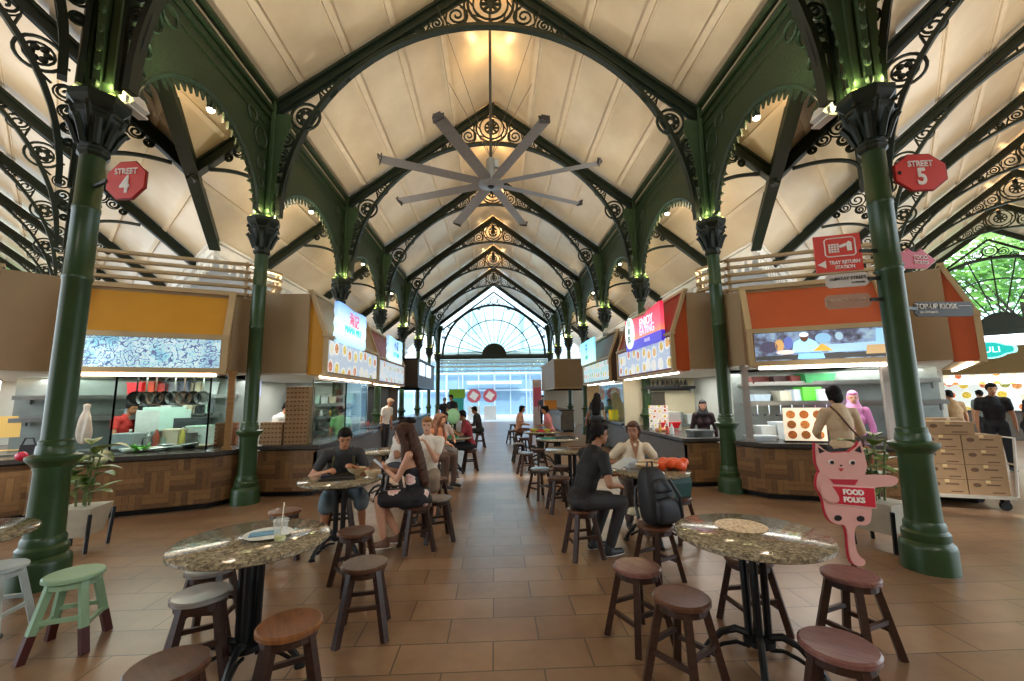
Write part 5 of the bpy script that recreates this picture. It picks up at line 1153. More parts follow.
t = thing('balloon', (P7.x+.02, P7.y-.02, .775), 'round pale green balloon on a stick above the far left table', 'balloon'); m = MB(); m.ell((0, 0, .42), (.155, .155, .17)); m.lathe([(.012, .235), (.02, .225), (.02, .22), (0, .22)], (0, 0, 0), 8); put(m.mesh('skin', plain('a4dca6', .3), smooth=True), t); m = MB(); m.tube([(0, 0, 0), (0, 0, .24)], .006, 6); m.lathe([(.05, 0), (.05, .012), (0, .014)], (0, 0, 0), 12); put(m.mesh('stick', plain('d8d8d0', .5)), t)

# ------------------------------------------------------------------ plants, cat board, cartons
def leaf(m, b, d, L, wd, droop=.5):
    b, d = Vector(b), Vector(d).normalized(); sd = d.cross(Vector((0, 0, 1))); sd.normalize(); n = 7; up_, dn = [], []
    for i in range(n+1):
        u = i/n; p = b+d*(L*u)+Vector((0, 0, -droop*L*u*u*.6)); w_ = wd*sin(PI*min(1, u*.93+.05))**.8; up_.append((p-sd*w_+Vector((0, 0, w_*.25)), p, p+sd*w_+Vector((0, 0, w_*.25))))
    vs = [q for r in up_ for q in r]+[q-Vector((0, 0, .004)) for r in up_ for q in r]; k = 3*(n+1); fs = []
    for i in range(n):
        for j in (0, 1): a = i*3+j; fs += [(a, a+1, a+4, a+3), (k+a, k+a+3, k+a+4, k+a+1)]
        fs += [(i*3, i*3+3, k+i*3+3, k+i*3), (i*3+2, k+i*3+2, k+i*3+5, i*3+5)]
    m.add(vs, fs)
def m_leaf():
    t = NT('mottled_leaf'); v = t.obj(); c = t.ramp(t.noise(14, v, 3), [(.35, lin('3e5a22')), (.5, lin('6a8438')), (.62, lin('a4ac6a'))]); t.bsdf(c, .35); return t.m
M_LEAF = m_leaf()
def planter(p, label, n, hgt, rz, seed):
    R = random.Random(seed); t = thing('potted_plant', (p[0], p[1], 0), label, 'potted plant', 'planters by the columns', rz)
    m = MB(); m.loft([[Vector((x*.14, y*.14, .16)) for x, y in ((-1, -1), (1, -1), (1, 1), (-1, 1))], [Vector((x*.19, y*.19, .46)) for x, y in ((-1, -1), (1, -1), (1, 1), (-1, 1))]]); put(m.mesh('pot', plain('b4ab98', .5)), t)
    for sx in (-1, 1):
        for sy in (-1, 1): m = MB(); m.bar((sx*.175, sy*.175, 0), (sx*.195, sy*.195, .4), .03, .03); put(m.mesh('leg', M_BLACK), t)
    m = MB(); m.prism([(-.17, -.17), (.17, -.17), (.17, .17), (-.17, .17)], (0, 0, .42), (1, 0, 0), (0, 1, 0), (0, 0, .02)); put(m.mesh('soil', plain('2c221a', .9)), t)
    st, lf = MB(), MB()
    for i in range(4):
        a = i*1.6+R.random(); top_ = Vector((.12*cos(a), .12*sin(a), hgt*R.uniform(.8, 1))); st.tube([(.05*cos(a), .05*sin(a), .43), (.08*cos(a), .08*sin(a), .43+(hgt-.43)*.5), top_], [.012, .011, .007], 6)
        for j in range(n):
            u = (j+.7)/n; b = Vector((.05*cos(a), .05*sin(a), .43)).lerp(top_, .15+.85*u); w_ = a+j*2.4+R.random(); leaf(lf, b, (cos(w_), sin(w_), R.uniform(.15, .9)), R.uniform(.22, .32), R.uniform(.06, .085), R.uniform(.3, 1.0))
    put(st.mesh('stem', plain('5a6a3a', .6)), t); put(lf.mesh('leaves', M_LEAF, smooth=True), t)
planter(tuple(gz(77, 550, 0))[:2], 'leafy plant in a pale tapered planter behind the front left column', 6, 1.2, .2, 3); planter(tuple(gz(884, 546, 0))[:2], 'leafy plant in a pale planter behind the pink cat board', 6, 1.15, .4, 8)

# pink cat-shaped board
bc = gy(848, 500, 3.62); bz = .0; t = thing('cat_board', (bc.x, 3.62, 0), 'pink cat-shaped pointing board holding a red panel, beside the right front column', 'sign', None, -.12)
def cb(px, py): q = gy(px, py, 3.62); return (q.x-bc.x, q.z)
def catpart(name, pts, mat, d=0, th=.012, par=None, px=True):
    m = MB(); m.prism([cb(*p) if px else p for p in pts], (0, -d, 0), (1, 0, 0), (0, 0, 1), (0, -th, 0)); return put(m.mesh(name, mat), par or t)
def smooth_loop(pts, it=2):
    for _ in range(it):
        o = []
        for i, a in enumerate(pts): b = pts[(i+1) % len(pts)]; o += [(a[0]*.75+b[0]*.25, a[1]*.75+b[1]*.25), (a[0]*.25+b[0]*.75, a[1]*.25+b[1]*.75)]
        pts = o
    return pts
M_PINK = plain('dca69e', .5, 0, .03); M_PINKRED = plain('b8283c', .5, 0, .03); M_INK = plain('1c1416', .5)
body = smooth_loop([(820, 470), (830, 478), (852, 480), (862, 474), (889, 474), (893, 479), (889, 485), (872, 486), (868, 490), (869, 520), (864, 525), (853, 524), (854, 545), (858, 556), (864, 559), (863, 565), (855, 566), (849, 558), (847, 524), (836, 525), (828, 518), (824, 495), (818, 488)], 2)
hd = [(817, 443), (826, 451), (832, 453), (848, 452), (855, 446), (857.5, 441), (861, 452), (864, 466), (862, 474), (853, 479), (833, 479), (822, 474), (818, 464), (817, 450)]
off = lambda pts, dx, dy: [(a+dx, b+dy) for a, b in pts]
catpart('back_board', off(body, -1.6, .2), M_PINKRED, -.012); catpart('back_head', off(hd, -1.6, -.6), M_PINKRED, -.012); catpart('body_board', body, M_PINK, 0); h_ = catpart('head_board', hd, M_PINK, .004)
catpart('ear', [(818.5, 447), (825, 451.5), (820, 453.5)], M_INK, .017, .003, h_); catpart('ear', [(857, 445), (858.5, 452.5), (852, 450.5)], M_INK, .017, .003, h_)
for ex in (831, 850): catpart('eye', [(ex+3.2*cos(i*PI/6), 462+2.4*sin(i*PI/6)) for i in range(12)], plain('f0e8e0', .4), .017, .003, h_); catpart('pupil', [(ex+.5+2*cos(i*PI/6), 462.3+2*sin(i*PI/6)) for i in range(12)], M_INK, .02, .003, h_)
catpart('nose', [(838.5, 464.5), (841.5, 464.5), (840, 466.5)], M_INK, .017, .003, h_); catpart('mouth', [(837.5, 468), (842.5, 468), (840.5, 471), (839.5, 471)], plain('c0403c', .5), .017, .003, h_)
catpart('scarf', [(830, 479), (856, 479), (853, 484.5), (834, 484)], M_PINKRED, .013, .004)
catpart('panel_border', [(830, 485), (870.5, 486.2), (872.5, 507.5), (833, 504)], plain('e8c0bc', .5), .013, .006); pn = catpart('panel', [(831, 486), (869.5, 487.2), (871.3, 506), (833.6, 503)], plain('c81e34', .5), .02, .006)
q = cb(851, 495.5)
for s_, dz in (('FOOD', .032), ('FOLKS', -.03)): o = text(s_, .058, (q[0], -.03, q[1]+dz), (1, 0, -.045), (0, 0, 1), M_LETTER, offset=.002); o.parent = pn
catpart('arm', smooth_loop([(820, 482), (830, 484), (837, 495), (838, 501), (832, 503), (822, 498)], 2), M_PINK, .028, .006)
for ex in (838, 858.5): catpart('paw_pad', [(ex+3.6*cos(i*PI/6), 518+3*sin(i*PI/6)) for i in range(12)], M_INK, .013, .003)
m = MB(); m.box((0, .1, .012), (.3, .26, .024)); m.bar((.0, .02, .02), (0, .02, .9), .03, .02); put(m.mesh('stand', M_BLACK), t)

# trolley of cartons
q = gz(958, 512, 0); q = Vector((6.55, 5.95, 0)); rzt = -.35
t = thing('platform_trolley', (q.x, q.y, 0), 'flat platform trolley loaded with brown cartons behind the right front column', 'trolley', None, rzt)
m = MB(); m.box((0, 0, .17), (.95, .62, .04)); put(m.mesh('deck', plain('a09888', .5)), t)
for sx in (-.38, .38):
    for sy in (-.24, .24): m = MB(); m.lathe([(.0, -.018), (.06, -.018), (.06, .018), (0, .018)], (sx, sy, .06), 16, Matrix.Rotation(PI/2, 3, 'X')); m.box((sx, sy, .13), (.06, .07, .05)); put(m.mesh('wheel', M_BLACK), t)
m = MB(); m.tube([(.5, -.27, .18), (.56, -.27, .95), (.56, .27, .95), (.5, .27, .18)], .017, 8); m.tube([(.53, -.27, .6), (.53, .27, .6)], .012, 8); put(m.mesh('handle', plain('c8c4bc', .4)), t)
def carton(c, s, rz, label, grp='cartons on the trolley', prn=True):
    tt = thing('carton', c, label, 'carton', grp, rz); m = MB(); m.box((0, 0, s[2]/2), s); put(m.mesh('box', M_CARD), tt); m = MB(); m.box((0, 0, s[2]+.0005), (s[0], .05, .001)); m.box((0, -s[1]/2-.0005, s[2]*.9), (.05, .001, s[2]*.2)); put(m.mesh('tape', plain('c8aa78', .3)), tt)
    if prn:
        m = MB(); y = -s[1]/2-.0012; m.prism(el(-s[0]*.28, s[2]*.66, .045, .028), (0, y, 0), (1, 0, 0), (0, 0, 1), (0, .001, 0)); m.box((s[0]*.12, y, s[2]*.68), (s[0]*.34, .001, .018)); m.box((s[0]*.22, y, s[2]*.18), (s[0]*.3, .001, .014)); put(m.mesh('print', plain('5a3c20', .7)), tt)
RT = Matrix.Rotation(rzt, 3, 'Z')
for r in range(4):
    for c_ in range(2):
        x = -.22+c_*.44; carton(q+RT@Vector((x, -.02, .191+r*.2)), (.43, .5, .195), rzt, 'brown carton in the %s row up on the trolley, %s column' % (ORD[r], ('left', 'right')[c_]))
carton(q+RT@Vector((-.1, -.06, .192+.8)), (.56, .36, .17), rzt-.05, 'longest brown carton lying on top of the trolley stack'); carton(q+RT@Vector((.1, .3, .192+.8)), (.4, .26, .2), rzt+.2, 'brown carton at the back of the top of the trolley stack')

# takeaway cartons on the left counter
c0 = gz(300, 440, .84)
def box_stack(x, y, n, rz, where, w=.38, d=.3):
    R = random.Random(int(x*97))
    for i in range(n):
        tt = thing('takeaway_carton', (x+R.uniform(-.008, .008), y+R.uniform(-.008, .008), 0.841+i*.0755), '%s flat brown carton from the bottom of the %s stack on the left counter' % (ORD[i] if i < 15 else 'upper', where), 'carton', 'flat cartons on the left counter', rz)
        m = MB(); m.box((0, 0, .0365), (w, d, .073)); put(m.mesh('box', M_CARD), tt)
        m = MB(); 
        for k in range(6): m.box((-w*.42+k*w*.168, -d/2-.001, .045), (w*.09, .002, .022))
        put(m.mesh('print', plain('5a2c14', .7)), tt)
box_stack(gy(300, 410, 7.68).x, 7.68, 13, .05, 'tall'); box_stack(gy(276, 430, 7.68).x-.01, 7.68, 5, -.03, 'low')

# ------------------------------------------------------------------ kitchens
def shelf(name, key, a, b, z, dep, label, legs=True, mat=None):
    A, B = tf2(key, a), tf2(key, b); d = (B-A); l = d.length; c = (A+B)/2; t = thing(name, (c.x, c.y, z), label, 'shelf' if not legs else 'worktop', 'kitchen shelves', math.atan2(d.y, d.x))
    m = MB(); m.box((0, 0, -.02), (l, dep, .04)); m.box((0, -dep/2, -.035), (l, .01, .07)); m.box((0, dep/2, -.0), (l, .01, .07)); put(m.mesh('top', mat or M_STEEL), t)
    for sx in (-1, 1):
        m = MB()
        if legs:
            for sy in (-1, 1): m.box((sx*(l/2-.04), sy*(dep/2-.04), -z/2-.02), (.04, .04, z-.04))
        else: m.box((sx*(l/2-.1), dep/2-.03, -.08), (.03, .05, .12))
        put(m.mesh('leg' if legs else 'bracket', M_STEEL), t)
    return t
def pot(p, r, h, label, mat=None):
    t = thing('cooking_pot', p, label, 'pot', 'kitchen pots'); m = MB(); m.lathe([(0, 0), (r*.96, 0), (r, .02), (r, h), (r*1.04, h+.006), (r*.97, h), (r*.97, .02), (0, .02)], (0, 0, 0), 22); put(m.mesh('vessel', mat or M_STEEL, smooth=True), t)
    m = MB()
    for s in (-1, 1): m.tube([(s*r, -.04, h*.75), (s*(r+.04), -.03, h*.78), (s*(r+.04), .03, h*.78), (s*r, .04, h*.75)], .008, 6)
    put(m.mesh('handle', M_STEEL), t)
def tub(p, w, d, h, mat, label, lid=None, name='storage_tub', cat='tub'):
    t = thing(name, p, label, cat, 'kitchen tubs'); m = MB(); q = ((-1, -1), (1, -1), (1, 1), (-1, 1)); m.loft([[Vector((x*w*.43, y*d*.43, 0)) for x, y in q], [Vector((x*w*.5, y*d*.5, h)) for x, y in q]]); put(m.mesh('tub', mat), t)
    m = MB(); m.box((0, 0, h+.006), (w*1.06, d*1.06, .022)); put(m.mesh('lid' if lid else 'rim', lid or mat), t)
def bottle(p, r, h, mat, label):
    t = thing('bottle', p, label, 'bottle', 'kitchen bottles'); m = MB(); m.lathe([(0, 0), (r, 0), (r, h*.6), (r*.4, h*.8), (r*.38, h*.93), (0, h*.93)], (0, 0, 0), 14); put(m.mesh('body', mat, smooth=True), t); m = MB(); m.lathe([(r*.42, h*.92), (r*.42, h), (0, h)], (0, 0, 0), 12); put(m.mesh('cap', M_WHITE), t)
WH = plain('d4dcdc', .4, 0, .05); LG = plain('5ac83c', .4, 0, .06); BL = plain('2c4a8a', .4); PALEG = plain('b8d8cc', .4, 0, .05); RD = plain('c8202c', .4, 0, .06); CRM = plain('d8ccb0', .5)
u0 = U0['L']
shelf('kitchen_worktop', 'L', wpt(u0+1.15, -1.9), wpt(u0+1.15, .8), .86, .55, 'steel kitchen worktop behind the line drawing stall glass')
shelf('wall_shelf', 'L', wpt(u0+1.85, -2.2), wpt(u0+1.85, .85), 1.72, .3, 'long steel wall shelf at the back of the line drawing kitchen', False)
at = lambda px, Y, z: Vector((gy(px, 400, Y).x, Y, z))
Ln = lambda px, u, z: (lambda r: (lambda k: Vector((CX+r.x*k, r.y*k, z)))(((-3.93*-.383+4.05*.924)+u-(CX*-.383))/(r.x*-.383+r.y*.924)))(ray(px, 400))
for px, u, it in ((133, 1.05, 'a'), (148, 1.2, 'b'), (165, 1.2, 'c'), (178, 1.1, 'd'), (192, 1.15, 'e'), (204, 1.2, 'f')):
    p = Ln(px, u0+u, .861)
    if it == 'a': tub(p, .34, .3, .22, plain('9aa4a4', .4), 'grey tub on the steel worktop beside the red shirted cook')
    if it == 'b': tub(p, .3, .24, .16, WH, 'white tub on the steel worktop beside the heap of greens')
    if it == 'c': pot(p, .15, .24, 'wide steel pot in the middle of the worktop behind the stall glass')
    if it == 'd': tub(p, .26, .22, .26, CRM, 'cream box on the worktop behind the stall glass')
    if it == 'e': pot(p, .16, .2, 'broad steel pot right of the cream box')
    if it == 'f': tub(p, .34, .26, .3, plain('c4d4d0', .4), 'pale tub at the right end of the steel worktop', PALEG)
p = Ln(146, u0+.5, .841); m = MB(); R = random.Random(5)
for i in range(26): leaf(m, (R.uniform(-.1, .1), R.uniform(-.08, .08), R.uniform(.0, .05)), (R.uniform(-1, 1), R.uniform(-1, 1), R.uniform(.2, 1)), R.uniform(.08, .14), .03, .5)
o = single('leafy_greens', m, plain('6ab83c', .5, 0, .2, 20), p, 'heap of fresh green leaves on the counter behind the stall glass', 'vegetables'); o['kind'] = 'stuff'
for px, dz, lb in ((131, 0, 'left of the heap of greens'), (163, 0, 'right of the heap of greens')):
    p = Ln(px, u0+.5, .842); m = MB()
    for i in range(6): m.ell((R.uniform(-.09, .09), R.uniform(-.06, .06), .035), (.06, .05, .035))
    o = bpy.data.objects.new('food_bag', blob(m, .014, 'food_bag', plain('dcdcd4', .5, 0, .1, 20), 1)); COL.objects.link(o); o.location = p; o['kind'] = 'thing'; tag(o, 'white bagged food on the counter ' + lb, 'bag', 'bagged food')
for i, (px, w_, mt, lb) in enumerate(((150, .34, plain('c0c8c4', .4), 'pale cutting board leaning at the kitchen back, left of the big one'), (166, .62, PALEG, 'big pale green cutting board leaning at the kitchen back'), (181, .34, plain('b8d0c8', .4), 'small pale board leaning at the kitchen back, right of the big one'))):
    p = Ln(px, u0+1.62, .9); m = MB(); m.box((0, 0, .3), (w_, .03, .6 if i == 1 else .5)); single('cutting_board', m, mt, p, lb, 'board', rad(22.5), 'kitchen boards', bevel=.01)
for i, (px, mt, h, lb) in enumerate(((138, RD, .2, 'red tub on the wall shelf, leftmost'), (150, plain('c8482c', .4), .22, 'orange-red tub on the wall shelf'), (161, plain('b83028', .4), .18, 'dark red tub on the wall shelf'), (173, plain('8a8c98', .4), .2, 'grey tub on the wall shelf'), (184, plain('7a8098', .4), .22, 'blue grey tub on the wall shelf'), (196, CRM, .2, 'cream tub on the wall shelf'), (207, WH, .22, 'white tub at the right end of the wall shelf'))):
    p = Ln(px, u0+1.83, 1.721); tub(p, .26, .22, h, mt, lb)
for i, px in enumerate((185, 190, 195, 200, 205, 211)):
    p = Ln(px, u0+1.7, 1.35); m = MB(); m.lathe([(0, 0), (.05, .015), (.06, .04), (.055, .04), (.0, .01)], (0, 0, -.02), 12); m.bar((.05, 0, .02), (.06, 0, .3), .015, .01); single('ladle', m, M_CHROME, p, 'hanging steel ladle, %s from the left on the kitchen rail' % ORD[i], 'ladle', rad(22.5), 'hanging ladles')
p = Ln(228, u0+.75, .85); 
for i in range(6): 
    m = MB(); m.box((0, 0, 0), (.3, .03, .05)); m.box((0, .25, 0), (.3, .03, .05)); m.box((-.14, .125, 0), (.03, .24, .05)); m.box((.14, .125, 0), (.03, .24, .05)); single('slatted_crate', m, plain('7a4a28', .6), (p.x, p.y, .868+i*.065), '%s wooden crate frame from the bottom beside the timber post' % ORD[i], 'crate', rad(22.5), 'stacked crate frames')
m = MB(); m.tube([Vector((-.3, 0, .02)), Vector((0, .02, .05)), Vector((.45, .1, .11))], .014, 8); single('steel_tap', m, M_CHROME, Ln(166, u0+.35, .842), 'long steel tube lying on the counter under the stall glass', 'tube', rad(10), None, True)
# right nose kitchen
u0 = U0['R']
Rn = lambda px, u, z: (lambda r: (lambda k: Vector((CX+r.x*k, r.y*k, z)))(((3.93*.383+4.05*.924)+u-CX*.383)/(r.x*.383+r.y*.924)))(ray(px, 400))
shelf('kitchen_worktop', 'R', wpt(u0+1.15, -2.0), wpt(u0+1.15, .8), .86, .5, 'steel kitchen worktop under the orange canopy'); shelf('wall_shelf', 'R', wpt(u0+1.7, -2.2), wpt(u0+1.7, .85), 1.42, .3, 'lower steel wall shelf under the orange canopy', False); shelf('wall_shelf', 'R', wpt(u0+1.85, -2.2), wpt(u0+1.85, .85), 1.78, .3, 'upper steel wall shelf under the orange canopy', False)
for px, z, w_, h, mt, lid, lb in ((759, 1.421, .32, .14, plain('b8d0e0', .4), None, 'pale blue tub on the lower shelf under the orange canopy'), (783, 1.421, .26, .2, plain('c8c8b4', .4), None, 'beige tub on the lower shelf under the orange canopy'), (796, 1.421, .22, .22, plain('c4d8ec', .4), None, 'pale tub left of the bright green tub'), (808, 1.421, .34, .26, LG, LG, 'bright green lidded tub on the lower shelf'), (821, 1.421, .24, .22, plain('d0dce8', .4), None, 'pale tub right of the bright green tub'),
        (818, 1.781, .6, .16, plain('3aa060', .4), None, 'long green crate on the upper shelf under the orange canopy'), (760, 1.781, .4, .12, plain('7a3a34', .5), None, 'dark red box at the left of the upper shelf'), (780, 1.781, .34, .12, plain('5a4444', .5), None, 'brown box on the upper shelf'), (797, 1.781, .34, .12, plain('844040', .5), None, 'reddish box on the upper shelf beside the green crate')):
    tub(Rn(px, u0+(1.7 if z < 1.6 else 1.85), z), w_, .24, h, mt, lb, lid)
for px, u, w_, h, mt, lb in ((763, .7, .3, .2, WH, 'white square tub on the counter left of the menu board'), (777, .75, .24, .26, plain('c8d4dc', .4), 'pale bucket on the counter left of the menu board'), (757, .4, .42, .06, plain('c0ccd4', .35), 'flat pale tray on the counter by the grey post')): tub(Rn(px, u0+u, .842), w_, .24, h, mt, lb)
p = Rn(802, u0+.22, .842); t = thing('menu_board', p, 'upright lit board with nine dish pictures in front of the woman in the beige top', 'menu board', None, -rad(20))
m = MB(); m.box((0, 0, .27), (.56, .03, .5)); put(m.mesh('panel', emit('e8d8bc', .55)), t); m = MB()
for i in range(3):
    for j in range(3):
        m = MB(); c = Vector((-.18+i*.18, -.017, .11+j*.155)); m.lathe([(0, 0), (.062, 0), (.062, .004), (0, .004)], c, 18, Matrix.Rotation(PI/2, 3, 'X')); put(m.mesh('dish_picture', plain(('c06a2c', 'a8642c', 'd8843c')[(i+j) % 3], .5, 0, .35, 40)), t)
m = MB(); m.box((0, .02, .01), (.58, .1, .02)); put(m.mesh('foot', M_BLACK), t)
m = MB(); m.box((0, 0, 0), (.2, .02, .2)); single('wall_notice', m, plain('e8c8c8', .5), Rn(834, u0+1.98, 1.6), 'small white and pink notice on the kitchen wall above the woman in the beige top', 'notice', -rad(22.5))
# right flank counter things
p = gz(667, 428, .84); t = thing('red_basket', (p.x, p.y, .8405), 'red plastic basket on the right counter corner', 'basket', None, .2)
m = MB(); q = ((-1, -1), (1, -1), (1, 1), (-1, 1)); m.loft([[Vector((x*.2, y*.14, 0)) for x, y in q], [Vector((x*.25, y*.18, .13)) for x, y in q], [Vector((x*.235, y*.165, .13)) for x, y in q], [Vector((x*.185, y*.125, .015)) for x, y in q]]); put(m.mesh('basket', plain('e01828', .35)), t); m = MB(); m.tube([Vector((x*.25, y*.18, .13)) for x, y in q], .012, 6, True); put(m.mesh('rim', plain('f02030', .35)), t)
tub((3.74, 7.68, .8405), .38, .34, .1, M_STEEL, 'flat steel tray box beside the red basket', M_STEEL, 'steel_box', 'box')
bottle((3.45, 8.2, .841), .04, .2, WH, 'white squeeze bottle beside the steel tray box')
p = gz(640, 424, .84); t = thing('menu_stand', (3.75, 9.6, .8405), 'upright menu card stand on the right counter', 'menu stand', None, -.5); m = MB(); m.box((0, 0, .27), (.42, .02, .5)); put(m.mesh('card', m_menu('d8c8c0', .35, 9, 9)), t); m = MB(); m.box((0, 0, .01), (.44, .12, .02)); put(m.mesh('foot', M_STEEL), t)
m = MB(); m.box((0, 0, .15), (.3, .02, .3)); single('price_card', m, plain('e8c820', .5), (3.72, 13.2, .861), 'bright yellow card on the far right counter', 'card', -.4)
m = MB()
for i in range(10): m.ell((random.uniform(-.16, .16), random.uniform(-.1, .1), .03), (.06, .04, .03))
o = bpy.data.objects.new('food_heap', blob(m, .014, 'food_heap', plain('d88a5c', .5, 0, .2, 20), 1)); COL.objects.link(o); o.location = (3.6, 8.95, .8405); o['kind'] = 'thing'; tag(o, 'pinkish packets piled on the right counter by the menu card stand', 'packets')
shelf('kitchen_worktop', 'R', V2(-5.1, 10.4), V2(-3.9, 10.4), .86, .5, 'steel worktop at the back of the stall under the dark red canopy'); shelf('wall_shelf', 'R', V2(-5.1, 10.65), V2(-3.8, 10.65), 1.78, .25, 'dark shelf of bottles at the back of the stall under the dark red canopy', False, M_BLACK)
for i in range(9): bottle((3.95+i*.12, 10.65, 1.781), .035, .22, plain(('2a2420', '3a2c20', '1c2a20')[i % 3], .3), 'dark bottle on the back shelf under the dark red canopy, %s from the left' % ORD[i])
m = MB(); m.box((0, 0, 0), (.55, .03, .34)); single('chalk_board', m, plain('4a4438', .6, 0, .4, 40), (4.12, 10.78, 1.5), 'dark written board on the back wall under the dark red canopy', 'board')
pot((4.1, 10.4, .861), .14, .22, 'steel pot at the back of the stall under the dark red canopy'); pot((4.5, 10.38, .861), .17, .3, 'tall steel pot at the back of the stall under the dark red canopy'); tub((4.85, 10.4, .861), .24, .24, .24, WH, 'white tub at the back of the stall under the dark red canopy')
m = MB(); m.box((0, 0, .6), (.5, .55, 1.2)); m.box((0, -.28, .9), (.46, .02, .5)); single('steel_cabinet', m, plain('c0c4c0', .4, .1), (4.05, 9.95, .0), 'grey steel cabinet behind the menu card stand', 'cabinet')
# left flank stall
shelf('kitchen_worktop', 'L', V2(-5.1, 10.45), V2(-3.4, 10.45), .86, .5, 'steel worktop at the back of the carton stall'); shelf('wall_shelf', 'L', V2(-5.1, 10.68), V2(-3.45, 10.68), 1.5, .25, 'steel wall shelf at the back of the carton stall', False); shelf('wall_shelf', 'L', V2(-5.1, 10.7), V2(-3.45, 10.7), 1.2, .22, 'lower steel wall shelf at the back of the carton stall', False)
for i in range(8): tub((-4.95+i*.2, 10.68, 1.501), .17, .18, random.uniform(.14, .24), (WH, CRM, M_STEEL, PALEG)[i % 4], 'kitchen tub on the upper shelf of the carton stall, %s from the left' % ORD[i])
for i in range(7): bottle((-4.9+i*.22, 10.7, 1.201), .04, .2, (WH, plain('c8a040', .4), plain('8a3020', .4))[i % 3], 'bottle on the lower shelf of the carton stall, %s from the left' % ORD[i])
for i in range(4): pot((-4.8+i*.42, 10.45, .861), .15, .16+.04*(i % 2), 'steel pot on the back worktop of the carton stall, %s from the left' % ORD[i])
m = MB(); m.box((0, 0, 0), (.04, .5, .34)); t = single('stall_screen', m, emit('a8b4e0', .9), (-5.2, 9.4, 1.85), 'pale blue wall screen inside the carton stall', 'screen')
for i in range(8):
    m = MB(); m.box((0, 0, .05), (.12, .18, .1)); single('red_packet', m, plain(('c86a50', 'd88a70', 'b83c30', 'e0a890')[i % 4], .5), (-3.55-.16*(i % 2), 11.4+.2*(i//2), .8805+.0), 'reddish packet on the far left grey counter, %s along' % ORD[i], 'packet', random.uniform(-.2, .2), 'reddish packets', bevel=.01)
m = MB(); m.lathe([(.0, -.03), (.07, -.03), (.07, .03), (0, .03)], (0, 0, 0), 18, Matrix.Rotation(PI/2, 3, 'Y')); single('counter_lamp', m, M_BLACK, (-3.27, 11.2, .8), 'round black fitting at the corner of the far left grey counter', 'fitting')
m = MB(); m.box((0, 0, 1), (.9, .06, 2.0)); single('dark_door', m, plain('2a2c2e', .4), (-4.25, 15.5, 0), 'dark door at the back of the far left stall', 'door')
# left edge stall (behind the front left column)
q = gz(10, 462, .84)
P = lambda px, z=.841, Y=5.6: Vector((gy(px, 450, Y).x, Y, z))
A_, B_ = TF['LL']((-3.95, 7.4, 0)), TF['LL']((-3.1, 7.4, 0))
def on(u_, v_, z=.841): q = A_.lerp(B_, u_); n = (B_-A_).normalized(); return Vector((q.x-n.y*-v_*-1, q.y+n.x*v_*1, z)) if False else TF['LL']((-3.95+.85*u_, 7.4+v_, z))
q = gz(12, 450, .845); m = MB(); m.box((0, 0, .38), (.66, .03, .34)); m.box((-.25, 0, .1), (.03, .03, .2)); m.box((.25, 0, .1), (.03, .03, .2)); m.box((0, 0, .005), (.6, .1, .01)); single('picture_panel', m, emit('d8b468', .55), (q.x, q.y, .8405), 'yellow lit picture panel on the counter at the left edge', 'panel', rad(35))
q = gz(27, 457, .84); m = MB(); m.loft([[Vector((x*.09, y*.05, 0)) for x, y in ((-1, -1), (1, -1), (1, 1), (-1, 1))], [Vector((x*.075, y*.03, .17)) for x, y in ((-1, -1), (1, -1), (1, 1), (-1, 1))]]); m.tube([(-.07, 0, .15), (-.04, 0, .26), (.04, 0, .26), (.07, 0, .15)], .012, 6); single('hand_bag', m, plain('14141a', .5), (q.x, q.y, .8405), 'black bag with a handle on the left edge counter', 'bag', .6)
q = gz(21, 461, .84); m = MB(); m.ell((0, 0, .06), (.07, .06, .06)); single('red_bag', m, plain('c01c3c', .3), (q.x, q.y, .8405), 'small shiny red pouch in front of the black bag on the left edge counter', 'pouch', 0, None, True)
m = MB(); R_ = random.Random(4); rg = []
for z, a in ((0, .02), (.03, .07), (.14, .095), (.28, .09), (.4, .06), (.46, .03), (.5, .035), (.56, .05)):
    rg.append([Vector((a*(1+.22*sin(3*w+z*9))*cos(w), a*.7*(1+.22*sin(5*w-z*6))*sin(w), z)) for w in (2*PI*k/30 for k in range(30))])
m.loft(rg); o = bpy.data.objects.new('hanging_bag', bake(m, [('SUBSURF', dict(levels=1))], 'hanging_bag', plain('cfc6b6', .45, 0, .1, 14))); COL.objects.link(o); o.location = (gy(86, 415, 6.2).x, 6.2, 1.02); o['kind'] = 'thing'; tag(o, 'pale plastic bag hanging beside the timber post, behind the front left column', 'bag')

# ------------------------------------------------------------------ ceiling fan
fy, fz = 7.85, 5.78
t = thing('ceiling_fan', (-.02, fy, fz), 'large grey eight-bladed ceiling fan hanging over the aisle', 'ceiling fan')
m = MB(); m.lathe([(0, -.06), (.1, -.06), (.12, -.045), (.2, -.04), (.25, -.02), (.25, .03), (.16, .05), (.1, .1), (0, .1)], (0, 0, 0), 36); put(m.mesh('hub', plain('8c9094', .4, .3), smooth=True), t)
m = MB(); m.lathe([(0, -.075), (.05, -.075), (.07, -.06), (0, -.06)], (0, 0, 0), 20); put(m.mesh('hub_cap', M_BLACK), t)
m = MB(); m.lathe([(.07, .08), (.09, .12), (.09, .5), (.06, .54), (0, .54)], (0, 0, 0), 16); m.box((.1, 0, .42), (.1, .1, .16)); put(m.mesh('motor', M_GREY), t)
m = MB(); m.tube([(0, 0, .5), (0, 0, 9.6-fz)], .028, 8); put(m.mesh('drop_rod', plain('4a4a48', .5)), t)
for i in range(4): a = PI/4+i*PI/2; m = MB(); m.tube([(0, 0, .55), (1.35*cos(a), 1.35*sin(a), 8.75-fz)], .006, 4); put(m.mesh('guy_wire', plain('5a564e', .5)), t)
